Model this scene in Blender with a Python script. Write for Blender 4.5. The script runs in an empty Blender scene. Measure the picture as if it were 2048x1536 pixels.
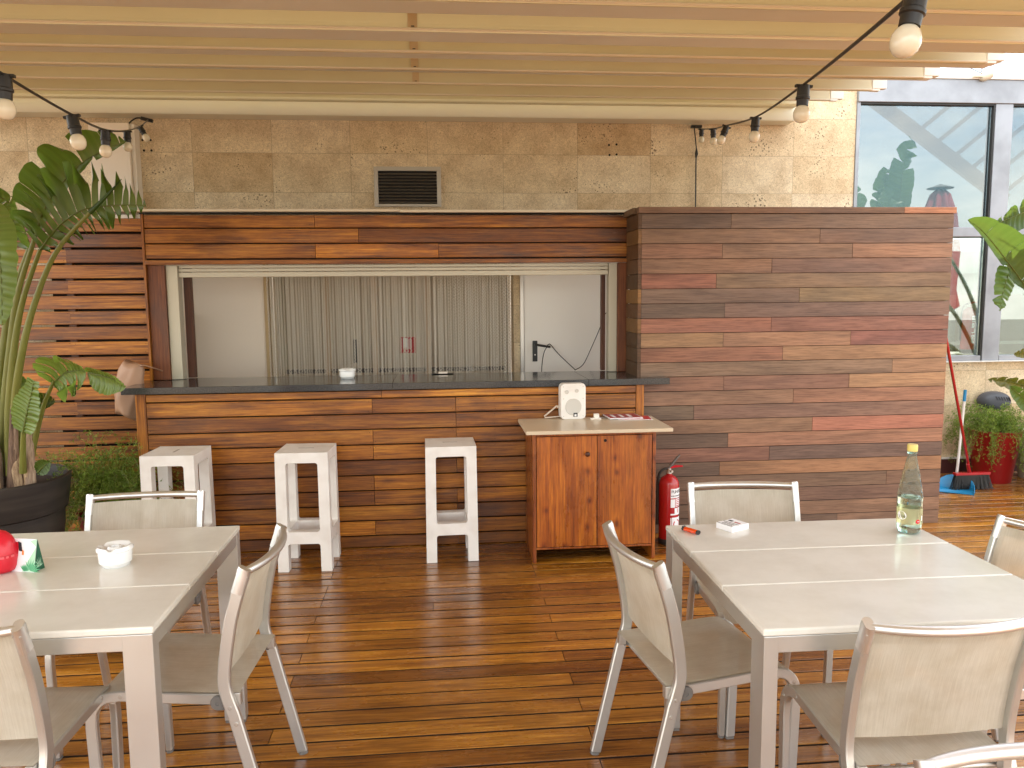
import bpy, bmesh, math, random
from mathutils import Vector, Matrix
R = math.radians
random.seed(7)
scene = bpy.context.scene
col = scene.collection

# ------------------------------------------------------------------ camera
H = 1.58
FPX = 1570.0
YAW, PITCH, ROLL = R(5.2), R(6.4), R(0.53)
fw = Vector((math.sin(YAW)*math.cos(PITCH), math.cos(YAW)*math.cos(PITCH), -math.sin(PITCH)))
rt0 = Vector((math.cos(YAW), -math.sin(YAW), 0)); up0 = rt0.cross(fw)
rt = rt0*math.cos(ROLL) - up0*math.sin(ROLL); up = up0*math.cos(ROLL) + rt0*math.sin(ROLL)
cam_d = bpy.data.cameras.new('camera'); cam = bpy.data.objects.new('camera', cam_d); col.objects.link(cam)
m = Matrix.Identity(4)
for i in range(3):
    m[i][0] = rt[i]; m[i][1] = up[i]; m[i][2] = -fw[i]
m[0][3], m[1][3], m[2][3] = 0, 0, H
cam.matrix_world = m
cam_d.sensor_width = 36; cam_d.lens = FPX/2048*36; cam_d.clip_start = 0.02; cam_d.clip_end = 3000
scene.camera = cam
scene.render.resolution_x = 1024; scene.render.resolution_y = 768

def ray(px, py): return fw + rt*((px-1024)/FPX) + up*((768-py)/FPX)
def P(px, py, y):
    d = ray(px, py); return Vector((0, 0, H)) + d*(y/d.y)
def PZ(px, py, z):
    d = ray(px, py); return Vector((0, 0, H)) + d*((z-H)/d.z)

# ------------------------------------------------------------------ light
SUN_EL, SUN_AZ = R(56), R(14)          # azimuth measured from +Y towards +X
w = bpy.data.worlds.new("World"); scene.world = w; w.use_nodes = True
nt = w.node_tree; nt.nodes.clear()
out = nt.nodes.new('ShaderNodeOutputWorld'); bg = nt.nodes.new('ShaderNodeBackground')
sky = nt.nodes.new('ShaderNodeTexSky'); sky.sky_type = 'NISHITA'; sky.sun_disc = False
sky.sun_elevation = SUN_EL; sky.sun_rotation = SUN_AZ; sky.dust_density = 2.5; sky.ozone_density = 0.8
tc = nt.nodes.new('ShaderNodeTexCoord')
nz = nt.nodes.new('ShaderNodeTexNoise'); nz.inputs['Scale'].default_value = 2.2; nz.inputs['Detail'].default_value = 9
nz.inputs['Roughness'].default_value = .62
mp = nt.nodes.new('ShaderNodeMapping'); mp.inputs['Scale'].default_value = (1, 1, 2.6)
cr = nt.nodes.new('ShaderNodeValToRGB'); cr.color_ramp.elements[0].position = .40; cr.color_ramp.elements[1].position = .62
cr.color_ramp.elements[0].color = (.22, .22, .22, 1); cr.color_ramp.elements[1].color = (.95, .95, .95, 1)
mx = nt.nodes.new('ShaderNodeMixRGB'); mx.inputs[2].default_value = (8.0, 7.75, 7.0, 1)
L = nt.links.new
L(tc.outputs['Generated'], mp.inputs[0]); L(mp.outputs[0], nz.inputs['Vector']); L(nz.outputs[0], cr.inputs[0])
L(cr.outputs[0], mx.inputs[0]); L(sky.outputs[0], mx.inputs[1]); L(mx.outputs[0], bg.inputs[0]); L(bg.outputs[0], out.inputs[0])
bg.inputs[1].default_value = 0.15
sd = bpy.data.lights.new('sun', 'SUN'); sd.energy = 3.4; sd.angle = R(.53); sd.color = (1, .93, .82)
so = bpy.data.objects.new('sun', sd); col.objects.link(so)
sdir = Vector((math.sin(SUN_AZ)*math.cos(SUN_EL), math.cos(SUN_AZ)*math.cos(SUN_EL), math.sin(SUN_EL)))
so.rotation_euler = sdir.to_track_quat('Z', 'Y').to_euler()
vs = scene.view_settings; vs.view_transform = 'Standard'; vs.look = 'None'; vs.gamma = 1; vs.exposure = 2.0
scene.render.engine = 'CYCLES'
scene.cycles.max_bounces = 14; scene.cycles.diffuse_bounces = 7; scene.cycles.transparent_max_bounces = 24; scene.cycles.transmission_bounces = 12
scene.cycles.glossy_bounces = 6

# ------------------------------------------------------------------ helpers
def s2l(c): return tuple(((v/255)/12.92 if v/255 <= .04045 else ((v/255+.055)/1.055)**2.4) for v in c)

class MB:
    def __init__(s): s.v = []; s.f = []; s.r = []; s.m = []; s.c = []
    def face(s, pts, r=0, mi=0, c=(1, 1, 1)):
        n = len(s.v); s.v += [tuple(p) for p in pts]; s.f.append(tuple(range(n, n+len(pts)))); s.r.append(r); s.m.append(mi); s.c.append(c)
    def mesh(s, vs, fs, r=0, mi=0, c=(1, 1, 1)):
        n = len(s.v); s.v += [tuple(p) for p in vs]
        for f in fs: s.f.append(tuple(n+i for i in f)); s.r.append(r); s.m.append(mi); s.c.append(c)
    def box(s, x0, x1, y0, y1, z0, z1, r=0, mi=0, c=(1, 1, 1), T=None):
        vs = [Vector((x, y, z)) for z in (z0, z1) for y in (y0, y1) for x in (x0, x1)]
        if T: vs = [T @ v for v in vs]
        s.mesh(vs, [(0, 2, 3, 1), (4, 5, 7, 6), (0, 1, 5, 4), (2, 6, 7, 3), (0, 4, 6, 2), (1, 3, 7, 5)], r, mi, c)
    def tube(s, pts, rad, n=8, r=0, mi=0, caps=True, flat=None, c=(1, 1, 1)):
        # sweep an ellipse; rad: number or list of numbers / (a,b) pairs; flat: fixed normal axis for a
        pts = [Vector(p) for p in pts]; rings = []
        prev = None
        for i, p in enumerate(pts):
            t = (pts[min(i+1, len(pts)-1)] - pts[max(i-1, 0)]).normalized()
            if flat is not None: a = Vector(flat)
            else: a = prev if prev is not None else (Vector((0, 0, 1)) if abs(t.z) < .9 else Vector((1, 0, 0)))
            a = (a - t*a.dot(t)).normalized(); b = t.cross(a); prev = a
            q = rad[i] if isinstance(rad, list) else rad
            ra, rb = q if isinstance(q, tuple) else (q, q)
            rings.append([p + a*ra*math.cos(2*math.pi*k/n) + b*rb*math.sin(2*math.pi*k/n) for k in range(n)])
        vs = [v for g in rings for v in g]; fs = []
        for i in range(len(rings)-1):
            for k in range(n):
                k2 = (k+1) % n; fs.append((i*n+k, i*n+k2, (i+1)*n+k2, (i+1)*n+k))
        if caps: fs.append(tuple(range(n))[::-1]); fs.append(tuple((len(rings)-1)*n+k for k in range(n)))
        s.mesh(vs, fs, r, mi, c)
    def bar(s, pts, a, b, side, ch=.25, r=0, mi=0):
        # rounded-rectangle section: a = half size along 'side' axis, b = half size across; side constant vector
        sec = []
        q = min(a, b)*ch*1.6
        for sx, sy in ((1, 1), (-1, 1), (-1, -1), (1, -1)):
            pr = [(a, b-q), (a-q, b)]
            if (sx*sy) < 0: pr = pr[::-1]
            for u, v_ in pr: sec.append((u*sx, v_*sy))
        pts = [Vector(p) for p in pts]; side = Vector(side).normalized(); rings = []
        for i, p in enumerate(pts):
            t = (pts[min(i+1, len(pts)-1)] - pts[max(i-1, 0)]).normalized()
            n = side.cross(t).normalized()
            rings.append([p + side*u + n*v_ for u, v_ in sec])
        n = len(sec); vs = [v for g in rings for v in g]; fs = []
        for i in range(len(rings)-1):
            for k in range(n):
                k2 = (k+1) % n; fs.append((i*n+k, i*n+k2, (i+1)*n+k2, (i+1)*n+k))
        fs.append(tuple(range(n))[::-1]); fs.append(tuple((len(rings)-1)*n+k for k in range(n)))
        s.mesh(vs, fs, r, mi)
    def lathe(s, prof, n=32, o=(0, 0, 0), r=0, mi=0, T=None, caps=(True, True), sx=1, sy=1):
        o = Vector(o); vs = []; fs = []
        for (q, z) in prof:
            for k in range(n):
                a = 2*math.pi*k/n; v = Vector((q*math.cos(a)*sx, q*math.sin(a)*sy, z))
                vs.append((T @ v if T else v) + o)
        for i in range(len(prof)-1):
            for k in range(n):
                k2 = (k+1) % n; fs.append((i*n+k, i*n+k2, (i+1)*n+k2, (i+1)*n+k))
        if caps[0]: fs.append(tuple(range(n))[::-1])
        if caps[1]: fs.append(tuple((len(prof)-1)*n+k for k in range(n)))
        s.mesh(vs, fs, r, mi)
    def build(s, name, mat, parent=None, smooth=None, bevel=None, loc=None):
        me = bpy.data.meshes.new(name); me.from_pydata(s.v, [], s.f)
        for q in (mat if isinstance(mat, (list, tuple)) else [mat]): me.materials.append(q)
        me.polygons.foreach_set('material_index', s.m)
        at = me.attributes.new('rnd', 'FLOAT', 'FACE'); at.data.foreach_set('value', [float(x) for x in s.r])
        if any(c != (1, 1, 1) for c in s.c):
            ac = me.attributes.new('tint', 'FLOAT_COLOR', 'FACE')
            ac.data.foreach_set('color', [x for c in s.c for x in (c[0], c[1], c[2], 1)])
        bm = bmesh.new(); bm.from_mesh(me); bmesh.ops.recalc_face_normals(bm, faces=bm.faces); bm.to_mesh(me); bm.free()
        me.update()
        if smooth is not None:
            me.polygons.foreach_set('use_smooth', [True]*len(me.polygons))
            try: me.set_sharp_from_angle(angle=R(smooth))
            except Exception: pass
        o = bpy.data.objects.new(name, me); col.objects.link(o)
        if parent: o.parent = parent
        if loc: o.location = loc
        if bevel:
            b = o.modifiers.new('bevel', 'BEVEL'); b.width = bevel; b.segments = 2; b.limit_method = 'ANGLE'; b.angle_limit = R(40)
            b.harden_normals = False
        return o

def tag(o, label=None, cat=None, group=None, kind=None):
    if label: o['label'] = label
    if cat: o['category'] = cat
    if group: o['group'] = group
    if kind: o['kind'] = kind
    return o
def thing(name, label, cat, loc=(0, 0, 0), rz=0, group=None):
    o = bpy.data.objects.new(name, None); col.objects.link(o); o.location = loc; o.rotation_euler = (0, 0, rz)
    o.empty_display_size = .05
    return tag(o, label, cat, group)
def dup(root, loc, rz, label=None, group=None):
    r = root.copy(); col.objects.link(r); r.location = loc; r.rotation_euler = (0, 0, rz)
    if label: r['label'] = label
    if group: r['group'] = group
    for ch in list(root.children):
        c = ch.copy(); col.objects.link(c); c.parent = r
        for g in list(ch.children):
            d = g.copy(); col.objects.link(d); d.parent = c
    return r
def smooth_curve(pts, n=6):
    pts = [Vector(p) for p in pts]; o = []
    for i in range(len(pts)-1):
        p0 = pts[max(i-1, 0)]; p1 = pts[i]; p2 = pts[i+1]; p3 = pts[min(i+2, len(pts)-1)]
        for k in range(n):
            t = k/n
            o.append(.5*((2*p1) + (p2-p0)*t + (2*p0-5*p1+4*p2-p3)*t*t + (3*p1-p0-3*p2+p3)*t**3))
    o.append(pts[-1]); return o
def text_mesh(txt, size, mat, parent, T, name='lettering', ext=0.0004, align='CENTER'):
    cu = bpy.data.curves.new(name, 'FONT'); cu.body = txt; cu.size = size; cu.extrude = ext; cu.align_x = align; cu.align_y = 'CENTER'
    to = bpy.data.objects.new(name+'_tmp', cu); col.objects.link(to)
    dg = bpy.context.evaluated_depsgraph_get(); me = bpy.data.meshes.new_from_object(to.evaluated_get(dg))
    bpy.data.objects.remove(to); me.materials.clear(); me.materials.append(mat)
    o = bpy.data.objects.new(name, me); col.objects.link(o); o.parent = parent; o.matrix_local = T
    return o

# ------------------------------------------------------------------ materials
def mat(name, colr=(.5, .5, .5), rough=.5, metal=0, **kw):
    m = bpy.data.materials.new(name); m.use_nodes = True; b = m.node_tree.nodes['Principled BSDF']
    b.inputs['Base Color'].default_value = (*colr[:3], 1); b.inputs['Roughness'].default_value = rough; b.inputs['Metallic'].default_value = metal
    for k, v in kw.items(): b.inputs[k.replace('_', ' ')].default_value = v
    return m
def N(m, t, **kw):
    n = m.node_tree.nodes.new(t)
    for k, v in kw.items():
        if hasattr(n, k): setattr(n, k, v)
        else: n.inputs[k].default_value = v
    return n
def lk(m, a, b): m.node_tree.links.new(a, b)
def pb(m): return m.node_tree.nodes['Principled BSDF']
def ramp(m, stops, fac=None):
    n = m.node_tree.nodes.new('ShaderNodeValToRGB'); e = n.color_ramp.elements
    while len(e) < len(stops): e.new(.5)
    for i, (p, c) in enumerate(stops): e[i].position = p; e[i].color = (*c[:3], 1)
    if fac is not None: lk(m, fac, n.inputs[0])
    return n
def mixc(m, a, b, fac, mode='MIX'):
    n = m.node_tree.nodes.new('ShaderNodeMixRGB'); n.blend_type = mode
    for i, q in ((0, fac), (1, a), (2, b)):
        if hasattr(q, 'links') or hasattr(q, 'is_linked'): lk(m, q, n.inputs[i])
        elif isinstance(q, (tuple, list)): n.inputs[i].default_value = (*q[:3], 1)
        else: n.inputs[i].default_value = q
    return n.outputs[0]
def math_(m, op, a, b=None, c=None):
    n = m.node_tree.nodes.new('ShaderNodeMath'); n.operation = op
    for i, q in enumerate((a, b, c)):
        if q is None: continue
        if hasattr(q, 'is_linked'): lk(m, q, n.inputs[i])
        else: n.inputs[i].default_value = q
    return n.outputs[0]

def grained(name, stops, axis=0, rough=(.3, .5), tint=False, swirl=False, coat=0, bump=.12, wear=0, knots=False, gscale=1.0, dirt=.35):
    """planks of wood: fibre grain stretched along one axis, shifted per plank by the face attribute rnd"""
    m = mat(name); b = pb(m)
    tcn = N(m, 'ShaderNodeTexCoord'); at = N(m, 'ShaderNodeAttribute', attribute_name='rnd')
    off = N(m, 'ShaderNodeCombineXYZ'); o1 = math_(m, 'MULTIPLY', at.outputs['Fac'], 37.1); o2 = math_(m, 'MULTIPLY', at.outputs['Fac'], 71.7)
    o3 = math_(m, 'MULTIPLY', at.outputs['Fac'], 13.3)
    for i, o in enumerate((o1, o2, o3)): lk(m, o, off.inputs[i])
    ad = N(m, 'ShaderNodeVectorMath', operation='ADD'); lk(m, tcn.outputs['Object'], ad.inputs[0]); lk(m, off.outputs[0], ad.inputs[1])
    def mp_(sc):
        q = N(m, 'ShaderNodeMapping'); v = [sc[1]]*3; v[axis] = sc[0]; q.inputs['Scale'].default_value = v; lk(m, ad.outputs[0], q.inputs[0]); return q.outputs[0]
    n1 = N(m, 'ShaderNodeTexNoise', Scale=1.0, Detail=6.0, Roughness=.65); lk(m, mp_((2.4*gscale, 85*gscale)), n1.inputs['Vector'])
    n2 = N(m, 'ShaderNodeTexNoise', Scale=1.0, Detail=4.0, Roughness=.6, Distortion=.6); lk(m, mp_((1.3, 15)), n2.inputs['Vector'])
    n3 = N(m, 'ShaderNodeTexNoise', Scale=1.0, Detail=3.0, Roughness=.7); lk(m, mp_((7*gscale, 190*gscale)), n3.inputs['Vector'])
    f = math_(m, 'ADD', math_(m, 'MULTIPLY', n1.outputs[0], .55), math_(m, 'MULTIPLY', n2.outputs[0], .45))
    if swirl:
        wv = N(m, 'ShaderNodeTexWave', Scale=1.0, Distortion=9.0, Detail=3.0, wave_type='RINGS', rings_direction='Z')
        wv.inputs['Detail Scale'].default_value = .55
        lk(m, mp_((2.2, 16)), wv.inputs['Vector'])
        f = math_(m, 'ADD', math_(m, 'MULTIPLY', f, .78), math_(m, 'MULTIPLY', wv.outputs[0], .15))
        f = math_(m, 'ADD', f, .02)
    rp = ramp(m, stops, f)
    c = rp.outputs[0]
    fine = ramp(m, [(.36, (.50, .45, .42)), (.56, (1, 1, 1))], n3.outputs[0])
    c = mixc(m, c, fine.outputs[0], .75, 'MULTIPLY')
    if tint:
        ta = N(m, 'ShaderNodeAttribute', attribute_name='tint'); c = mixc(m, c, ta.outputs['Color'], 1.0, 'MULTIPLY')
    else:
        hv = ramp(m, [(0, (.50, .42, .38)), (.3, (.82, .76, .72)), (.6, (1.0, 1.0, .95)), (1, (1.35, 1.32, 1.05))], at.outputs['Fac'])
        c = mixc(m, c, hv.outputs[0], 1.0, 'MULTIPLY')
    # weather blotches with their own outline
    n4 = N(m, 'ShaderNodeTexNoise', Scale=3.1, Detail=5.0, Roughness=.62); q = N(m, 'ShaderNodeMapping'); v = [2.2]*3; v[axis] = .8; q.inputs['Scale'].default_value = v
    lk(m, tcn.outputs['Object'], q.inputs[0]); lk(m, q.outputs[0], n4.inputs['Vector'])
    bl = ramp(m, [(.38, (.42, .36, .33)), (.52, (1, 1, 1))], n4.outputs[0])
    c = mixc(m, c, bl.outputs[0], dirt, 'MULTIPLY')
    if wear:
        n5 = N(m, 'ShaderNodeTexNoise', Scale=1.0, Detail=8.0, Roughness=.75); lk(m, mp_((5, 60)), n5.inputs['Vector'])
        wr = math_(m, 'MULTIPLY', ramp(m, [(.62, (0, 0, 0)), (.72, (1, 1, 1))], n5.outputs[0]).outputs[0], wear)
        c = mixc(m, c, (.42, .30, .20), wr)
    if knots:
        vo = N(m, 'ShaderNodeTexVoronoi', Scale=1.0, voronoi_dimensions='2D'); sx_ = N(m, 'ShaderNodeSeparateXYZ'); cx_ = N(m, 'ShaderNodeCombineXYZ'); lk(m, ad.outputs[0], sx_.inputs[0])
        lk(m, math_(m, 'MULTIPLY', sx_.outputs[0], 8.5), cx_.inputs[0]); lk(m, math_(m, 'MULTIPLY', sx_.outputs[2], 6.0), cx_.inputs[1]); lk(m, cx_.outputs[0], vo.inputs['Vector'])
        nk = N(m, 'ShaderNodeTexNoise', Scale=14.0, Detail=3.0); lk(m, tcn.outputs['Object'], nk.inputs['Vector']); sk_ = N(m, 'ShaderNodeSeparateColor'); lk(m, vo.outputs['Color'], sk_.inputs[0])
        dd_ = math_(m, 'ADD', vo.outputs['Distance'], math_(m, 'ADD', math_(m, 'MULTIPLY', math_(m, 'SUBTRACT', nk.outputs[0], .5), .16), math_(m, 'MULTIPLY', math_(m, 'GREATER_THAN', sk_.outputs[0], .42), .5)))
        dd_ = math_(m, 'SUBTRACT', dd_, math_(m, 'MULTIPLY', sk_.outputs[1], .06))
        kn = ramp(m, [(.0, (.20, .09, .05)), (.10, (.75, .6, .5)), (.20, (1, 1, 1))], dd_)
        c = mixc(m, c, kn.outputs[0], .8, 'MULTIPLY')
    lk(m, c, b.inputs['Base Color'])
    rr = N(m, 'ShaderNodeMapRange'); rr.inputs['To Min'].default_value = rough[0]; rr.inputs['To Max'].default_value = rough[1]
    lk(m, n4.outputs[0], rr.inputs[0]); rr.inputs['From Min'].default_value = .35; rr.inputs['From Max'].default_value = .65
    lk(m, rr.outputs[0], b.inputs['Roughness'])
    b.inputs['Coat Weight'].default_value = coat; b.inputs['Coat Roughness'].default_value = .22
    bp = N(m, 'ShaderNodeBump', Strength=bump, Distance=.004)
    lk(m, math_(m, 'ADD', n3.outputs[0], n1.outputs[0]), bp.inputs['Height']); lk(m, bp.outputs[0], b.inputs['Normal'])
    return m

ORANGE = [(.33, (.075, .020, .004)), (.44, (.25, .080, .010)), (.54, (.43, .160, .018)), (.67, (.62, .285, .038))]
M = {}
M['deck'] = grained('oiled_deck_wood', [(.29, (.11, .034, .007)), (.42, (.28, .102, .014)), (.54, (.46, .190, .024)), (.69, (.62, .310, .052))], 0, (.16, .34), coat=.55, bump=.10, dirt=.45, wear=.25)
M['bar_wood'] = grained('oiled_bar_wood', ORANGE, 0, (.28, .5), bump=.15, wear=.25, dirt=.55)
M['bar_wood_v'] = grained('oiled_bar_wood_upright', ORANGE, 2, (.28, .5), bump=.15, wear=.2, dirt=.3)
M['post_wood'] = grained('dark_post_wood', [(.3, (.07, .018, .006)), (.5, (.19, .055, .014)), (.7, (.32, .11, .03))], 2, (.35, .55), bump=.15, dirt=.5)
M['cab_wood'] = grained('varnished_pine', [(.28, (.13, .030, .006)), (.43, (.34, .080, .010)), (.55, (.50, .145, .016)), (.72, (.66, .24, .028))], 2, (.25, .42), coat=.3, knots=True, bump=.08, dirt=.45)
M['panel_wood'] = grained('raw_panel_wood', [(.26, (.56, .55, .56)), (.42, (.84, .83, .83)), (.56, (1.05, 1.04, 1.03)), (.72, (1.26, 1.24, 1.2))], 0, (.5, .65), tint=True, swirl=True, bump=.08, dirt=.18)
M['dark'] = mat('dark_void', (.012, .010, .009), .9)
M['dirty_edge'] = mat('blackened_board_edge', (.022, .010, .005), .85)
M['alu'] = mat('brushed_aluminium', (.62, .62, .60), .36, .85)
M['alu_pol'] = mat('polished_aluminium', (.74, .74, .73), .22, .9)
for k_ in ('alu', 'alu_pol'):
    q_ = M[k_]; n_ = N(q_, 'ShaderNodeTexNoise', Scale=9.0, Detail=3.0); tc_ = N(q_, 'ShaderNodeTexCoord'); lk(q_, tc_.outputs['Object'], n_.inputs['Vector'])
    r_ = ramp(q_, [(.3, (.33,)*3), (.7, (.42,)*3)], n_.outputs[0]); lk(q_, r_.outputs[0], pb(q_).inputs['Roughness'])
M['white_plastic'] = mat('white_polyethylene', (.80, .77, .735), .42, Subsurface_Weight=.0)
q_ = M['white_plastic']; n_ = N(q_, 'ShaderNodeTexNoise', Scale=7.0, Detail=6.0); tc_ = N(q_, 'ShaderNodeTexCoord'); lk(q_, tc_.outputs['Object'], n_.inputs['Vector'])
lk(q_, ramp(q_, [(.3, (.76, .72, .68)), (.55, (.86, .84, .81))], n_.outputs[0]).outputs[0], pb(q_).inputs['Base Color'])
M['tabletop'] = mat('table_resin', (.74, .71, .64), .16)
q_ = M['tabletop']; n_ = N(q_, 'ShaderNodeTexNoise', Scale=5.0, Detail=7.0, Roughness=.65); tc_ = N(q_, 'ShaderNodeTexCoord'); lk(q_, tc_.outputs['Object'], n_.inputs['Vector'])
lk(q_, ramp(q_, [(.35, (.67, .645, .58)), (.6, (.74, .72, .66))], n_.outputs[0]).outputs[0], pb(q_).inputs['Base Color'])
lk(q_, ramp(q_, [(.3, (.14,)*3), (.75, (.19,)*3)], n_.outputs[0]).outputs[0], pb(q_).inputs['Roughness'])
M['white_paint'] = mat('white_paint', (.86, .82, .76), .4)
M['ceramic'] = mat('white_ceramic', (.83, .84, .84), .18, Coat_Weight=.5)
M['black_plastic'] = mat('black_plastic', (.014, .013, .012), .42)
M['grey_plastic'] = mat('grey_plastic', (.16, .15, .14), .5)
M['steel'] = mat('dull_steel', (.55, .52, .48), .4, .8)
M['frame_alu'] = mat('window_aluminium', (.30, .32, .36), .38, .35)
q_ = M['frame_alu']; n_ = N(q_, 'ShaderNodeTexNoise', Scale=4.0, Detail=8.0); tc_ = N(q_, 'ShaderNodeTexCoord'); lk(q_, tc_.outputs['Object'], n_.inputs['Vector'])
lk(q_, ramp(q_, [(.35, (.25, .265, .295)), (.6, (.33, .35, .39))], n_.outputs[0]).outputs[0], pb(q_).inputs['Base Color'])
M['shutter_alu'] = mat('cream_aluminium', (.52, .48, .38), .42, .2)
M['cream'] = mat('cream_painted_steel', (.87, .77, .66), .45)
M['cream2'] = mat('cream_painted_wall', (.62, .55, .44), .7)
M['ledge'] = mat('cream_sheet_metal', (.66, .60, .48), .45)
M['red_paint'] = mat('red_gloss_paint', (.42, .008, .012), .25, Coat_Weight=.4)
M['red_pot'] = mat('red_pot_glaze', (.28, .008, .008), .38)
M['red_plastic'] = mat('red_plastic', (.62, .012, .03), .3)
M['blue_plastic'] = mat('blue_plastic', (.01, .22, .46), .4)
M['soil'] = mat('soil', (.035, .022, .014), .95)
M['bottle_cap'] = mat('yellow_cap', (.72, .58, .17), .4)
M['paper'] = mat('white_paper', (.85, .85, .87), .6)
M['ink'] = mat('black_ink', (.02, .02, .025), .6)
M['red_ink'] = mat('red_ink', (.55, .02, .03), .55)
M['rust_red'] = mat('dark_red_skirting', (.07, .012, .01), .6)
M['white_trim'] = mat('white_trim', (.78, .76, .72), .5)

# counter stone
M['slab'] = mat('dark_polished_stone', (.035, .037, .042), .12)
q_ = M['slab']; n_ = N(q_, 'ShaderNodeTexNoise', Scale=160.0, Detail=3.0); tc_ = N(q_, 'ShaderNodeTexCoord'); lk(q_, tc_.outputs['Object'], n_.inputs['Vector'])
lk(q_, ramp(q_, [(.4, (.028, .030, .034)), (.7, (.07, .072, .078))], n_.outputs[0]).outputs[0], pb(q_).inputs['Base Color'])

def stone():
    m = mat('shell_limestone', rough=.75); b = pb(m); tcn = N(m, 'ShaderNodeTexCoord'); sp = N(m, 'ShaderNodeSeparateXYZ'); lk(m, tcn.outputs['Object'], sp.inputs[0])
    fx = math_(m, 'DIVIDE', math_(m, 'ADD', sp.outputs[0], 1.872), .6); fz = math_(m, 'DIVIDE', sp.outputs[2], .3)
    cx = math_(m, 'FLOOR', fx); cz = math_(m, 'FLOOR', fz)
    cb = N(m, 'ShaderNodeCombineXYZ'); lk(m, cx, cb.inputs[0]); lk(m, cz, cb.inputs[1])
    wn = N(m, 'ShaderNodeTexWhiteNoise', noise_dimensions='3D'); lk(m, cb.outputs[0], wn.inputs['Vector'])
    base = ramp(m, [(0, (.60, .45, .275)), (.2, (.69, .555, .365)), (.6, (.73, .61, .43)), (1, (.76, .65, .475))], wn.outputs['Value']).outputs[0]
    ad = N(m, 'ShaderNodeVectorMath', operation='ADD'); lk(m, tcn.outputs['Object'], ad.inputs[0]); lk(m, wn.outputs['Color'], ad.inputs[1])
    n1 = N(m, 'ShaderNodeTexNoise', Scale=60.0, Detail=5.0, Roughness=.72, Distortion=2.0); lk(m, ad.outputs[0], n1.inputs['Vector'])
    n2 = N(m, 'ShaderNodeTexNoise', Scale=6.0, Detail=4.0); lk(m, ad.outputs[0], n2.inputs['Vector'])
    c = mixc(m, base, ramp(m, [(.32, (.60, .55, .49)), (.47, (.92, .90, .88)), (.60, (1.18, 1.18, 1.15))], n1.outputs[0]).outputs[0], 1, 'MULTIPLY')
    c = mixc(m, c, ramp(m, [(.35, (.82, .76, .70)), (.6, (1.05, 1.05, 1.05))], n2.outputs[0]).outputs[0], .8, 'MULTIPLY')
    vo = N(m, 'ShaderNodeTexVoronoi', Scale=42.0); vo.inputs['Randomness'].default_value = 1; lk(m, ad.outputs[0], vo.inputs['Vector'])
    n3 = N(m, 'ShaderNodeTexNoise', Scale=3.0); lk(m, ad.outputs[0], n3.inputs['Vector'])
    pit = math_(m, 'LESS_THAN', vo.outputs['Distance'], math_(m, 'MULTIPLY', math_(m, 'SUBTRACT', n3.outputs[0], .50), 1.5))
    c = mixc(m, c, (.14, .09, .05), math_(m, 'MULTIPLY', pit, .8))
    def joint(fv, wd):
        fr = math_(m, 'FRACT', fv); d = math_(m, 'ABSOLUTE', math_(m, 'SUBTRACT', fr, .5)); return math_(m, 'GREATER_THAN', d, .5-wd)
    j = math_(m, 'MAXIMUM', joint(fx, .0025), joint(fz, .005))
    c = mixc(m, c, (.22, .15, .09), math_(m, 'MULTIPLY', j, .6))
    lk(m, c, b.inputs['Base Color'])
    bp = N(m, 'ShaderNodeBump', Strength=.25, Distance=.003); lk(m, math_(m, 'SUBTRACT', n1.outputs[0], math_(m, 'MAXIMUM', pit, j)), bp.inputs['Height']); lk(m, bp.outputs[0], b.inputs['Normal'])
    return m
M['stone'] = stone()

def canvas(name, c, trans=.35, rough=.8):
    m = bpy.data.materials.new(name); m.use_nodes = True; n = m.node_tree; n.nodes.clear()
    o = n.nodes.new('ShaderNodeOutputMaterial'); d = n.nodes.new('ShaderNodeBsdfPrincipled'); t = n.nodes.new('ShaderNodeBsdfTranslucent'); x = n.nodes.new('ShaderNodeMixShader')
    tcn = n.nodes.new('ShaderNodeTexCoord'); nz = n.nodes.new('ShaderNodeTexNoise'); nz.inputs['Scale'].default_value = 1.2; nz.inputs['Detail'].default_value = 5
    rp = n.nodes.new('ShaderNodeValToRGB'); rp.color_ramp.elements[0].position = .3; rp.color_ramp.elements[1].position = .7
    rp.color_ramp.elements[0].color = (c[0]*.88, c[1]*.85, c[2]*.8, 1); rp.color_ramp.elements[1].color = (*c, 1)
    n.links.new(tcn.outputs['Object'], nz.inputs[0]); n.links.new(nz.outputs[0], rp.inputs[0])
    n.links.new(rp.outputs[0], d.inputs['Base Color']); d.inputs['Roughness'].default_value = rough
    t.inputs[0].default_value = (c[0], c[1]*.93, c[2]*.78, 1); x.inputs[0].default_value = trans
    n.links.new(d.outputs[0], x.inputs[1]); n.links.new(t.outputs[0], x.inputs[2]); n.links.new(x.outputs[0], o.inputs[0])
    return m
M['canvas'] = canvas('cream_pvc_canvas', (.62, .57, .40), .06, .45)
M['canvas_lifted'] = canvas('lightened_underside_canvas', (.70, .72, .66), .05, .5)  # pleat canvas lightened and cooled to offset the red deck bounce

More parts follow.
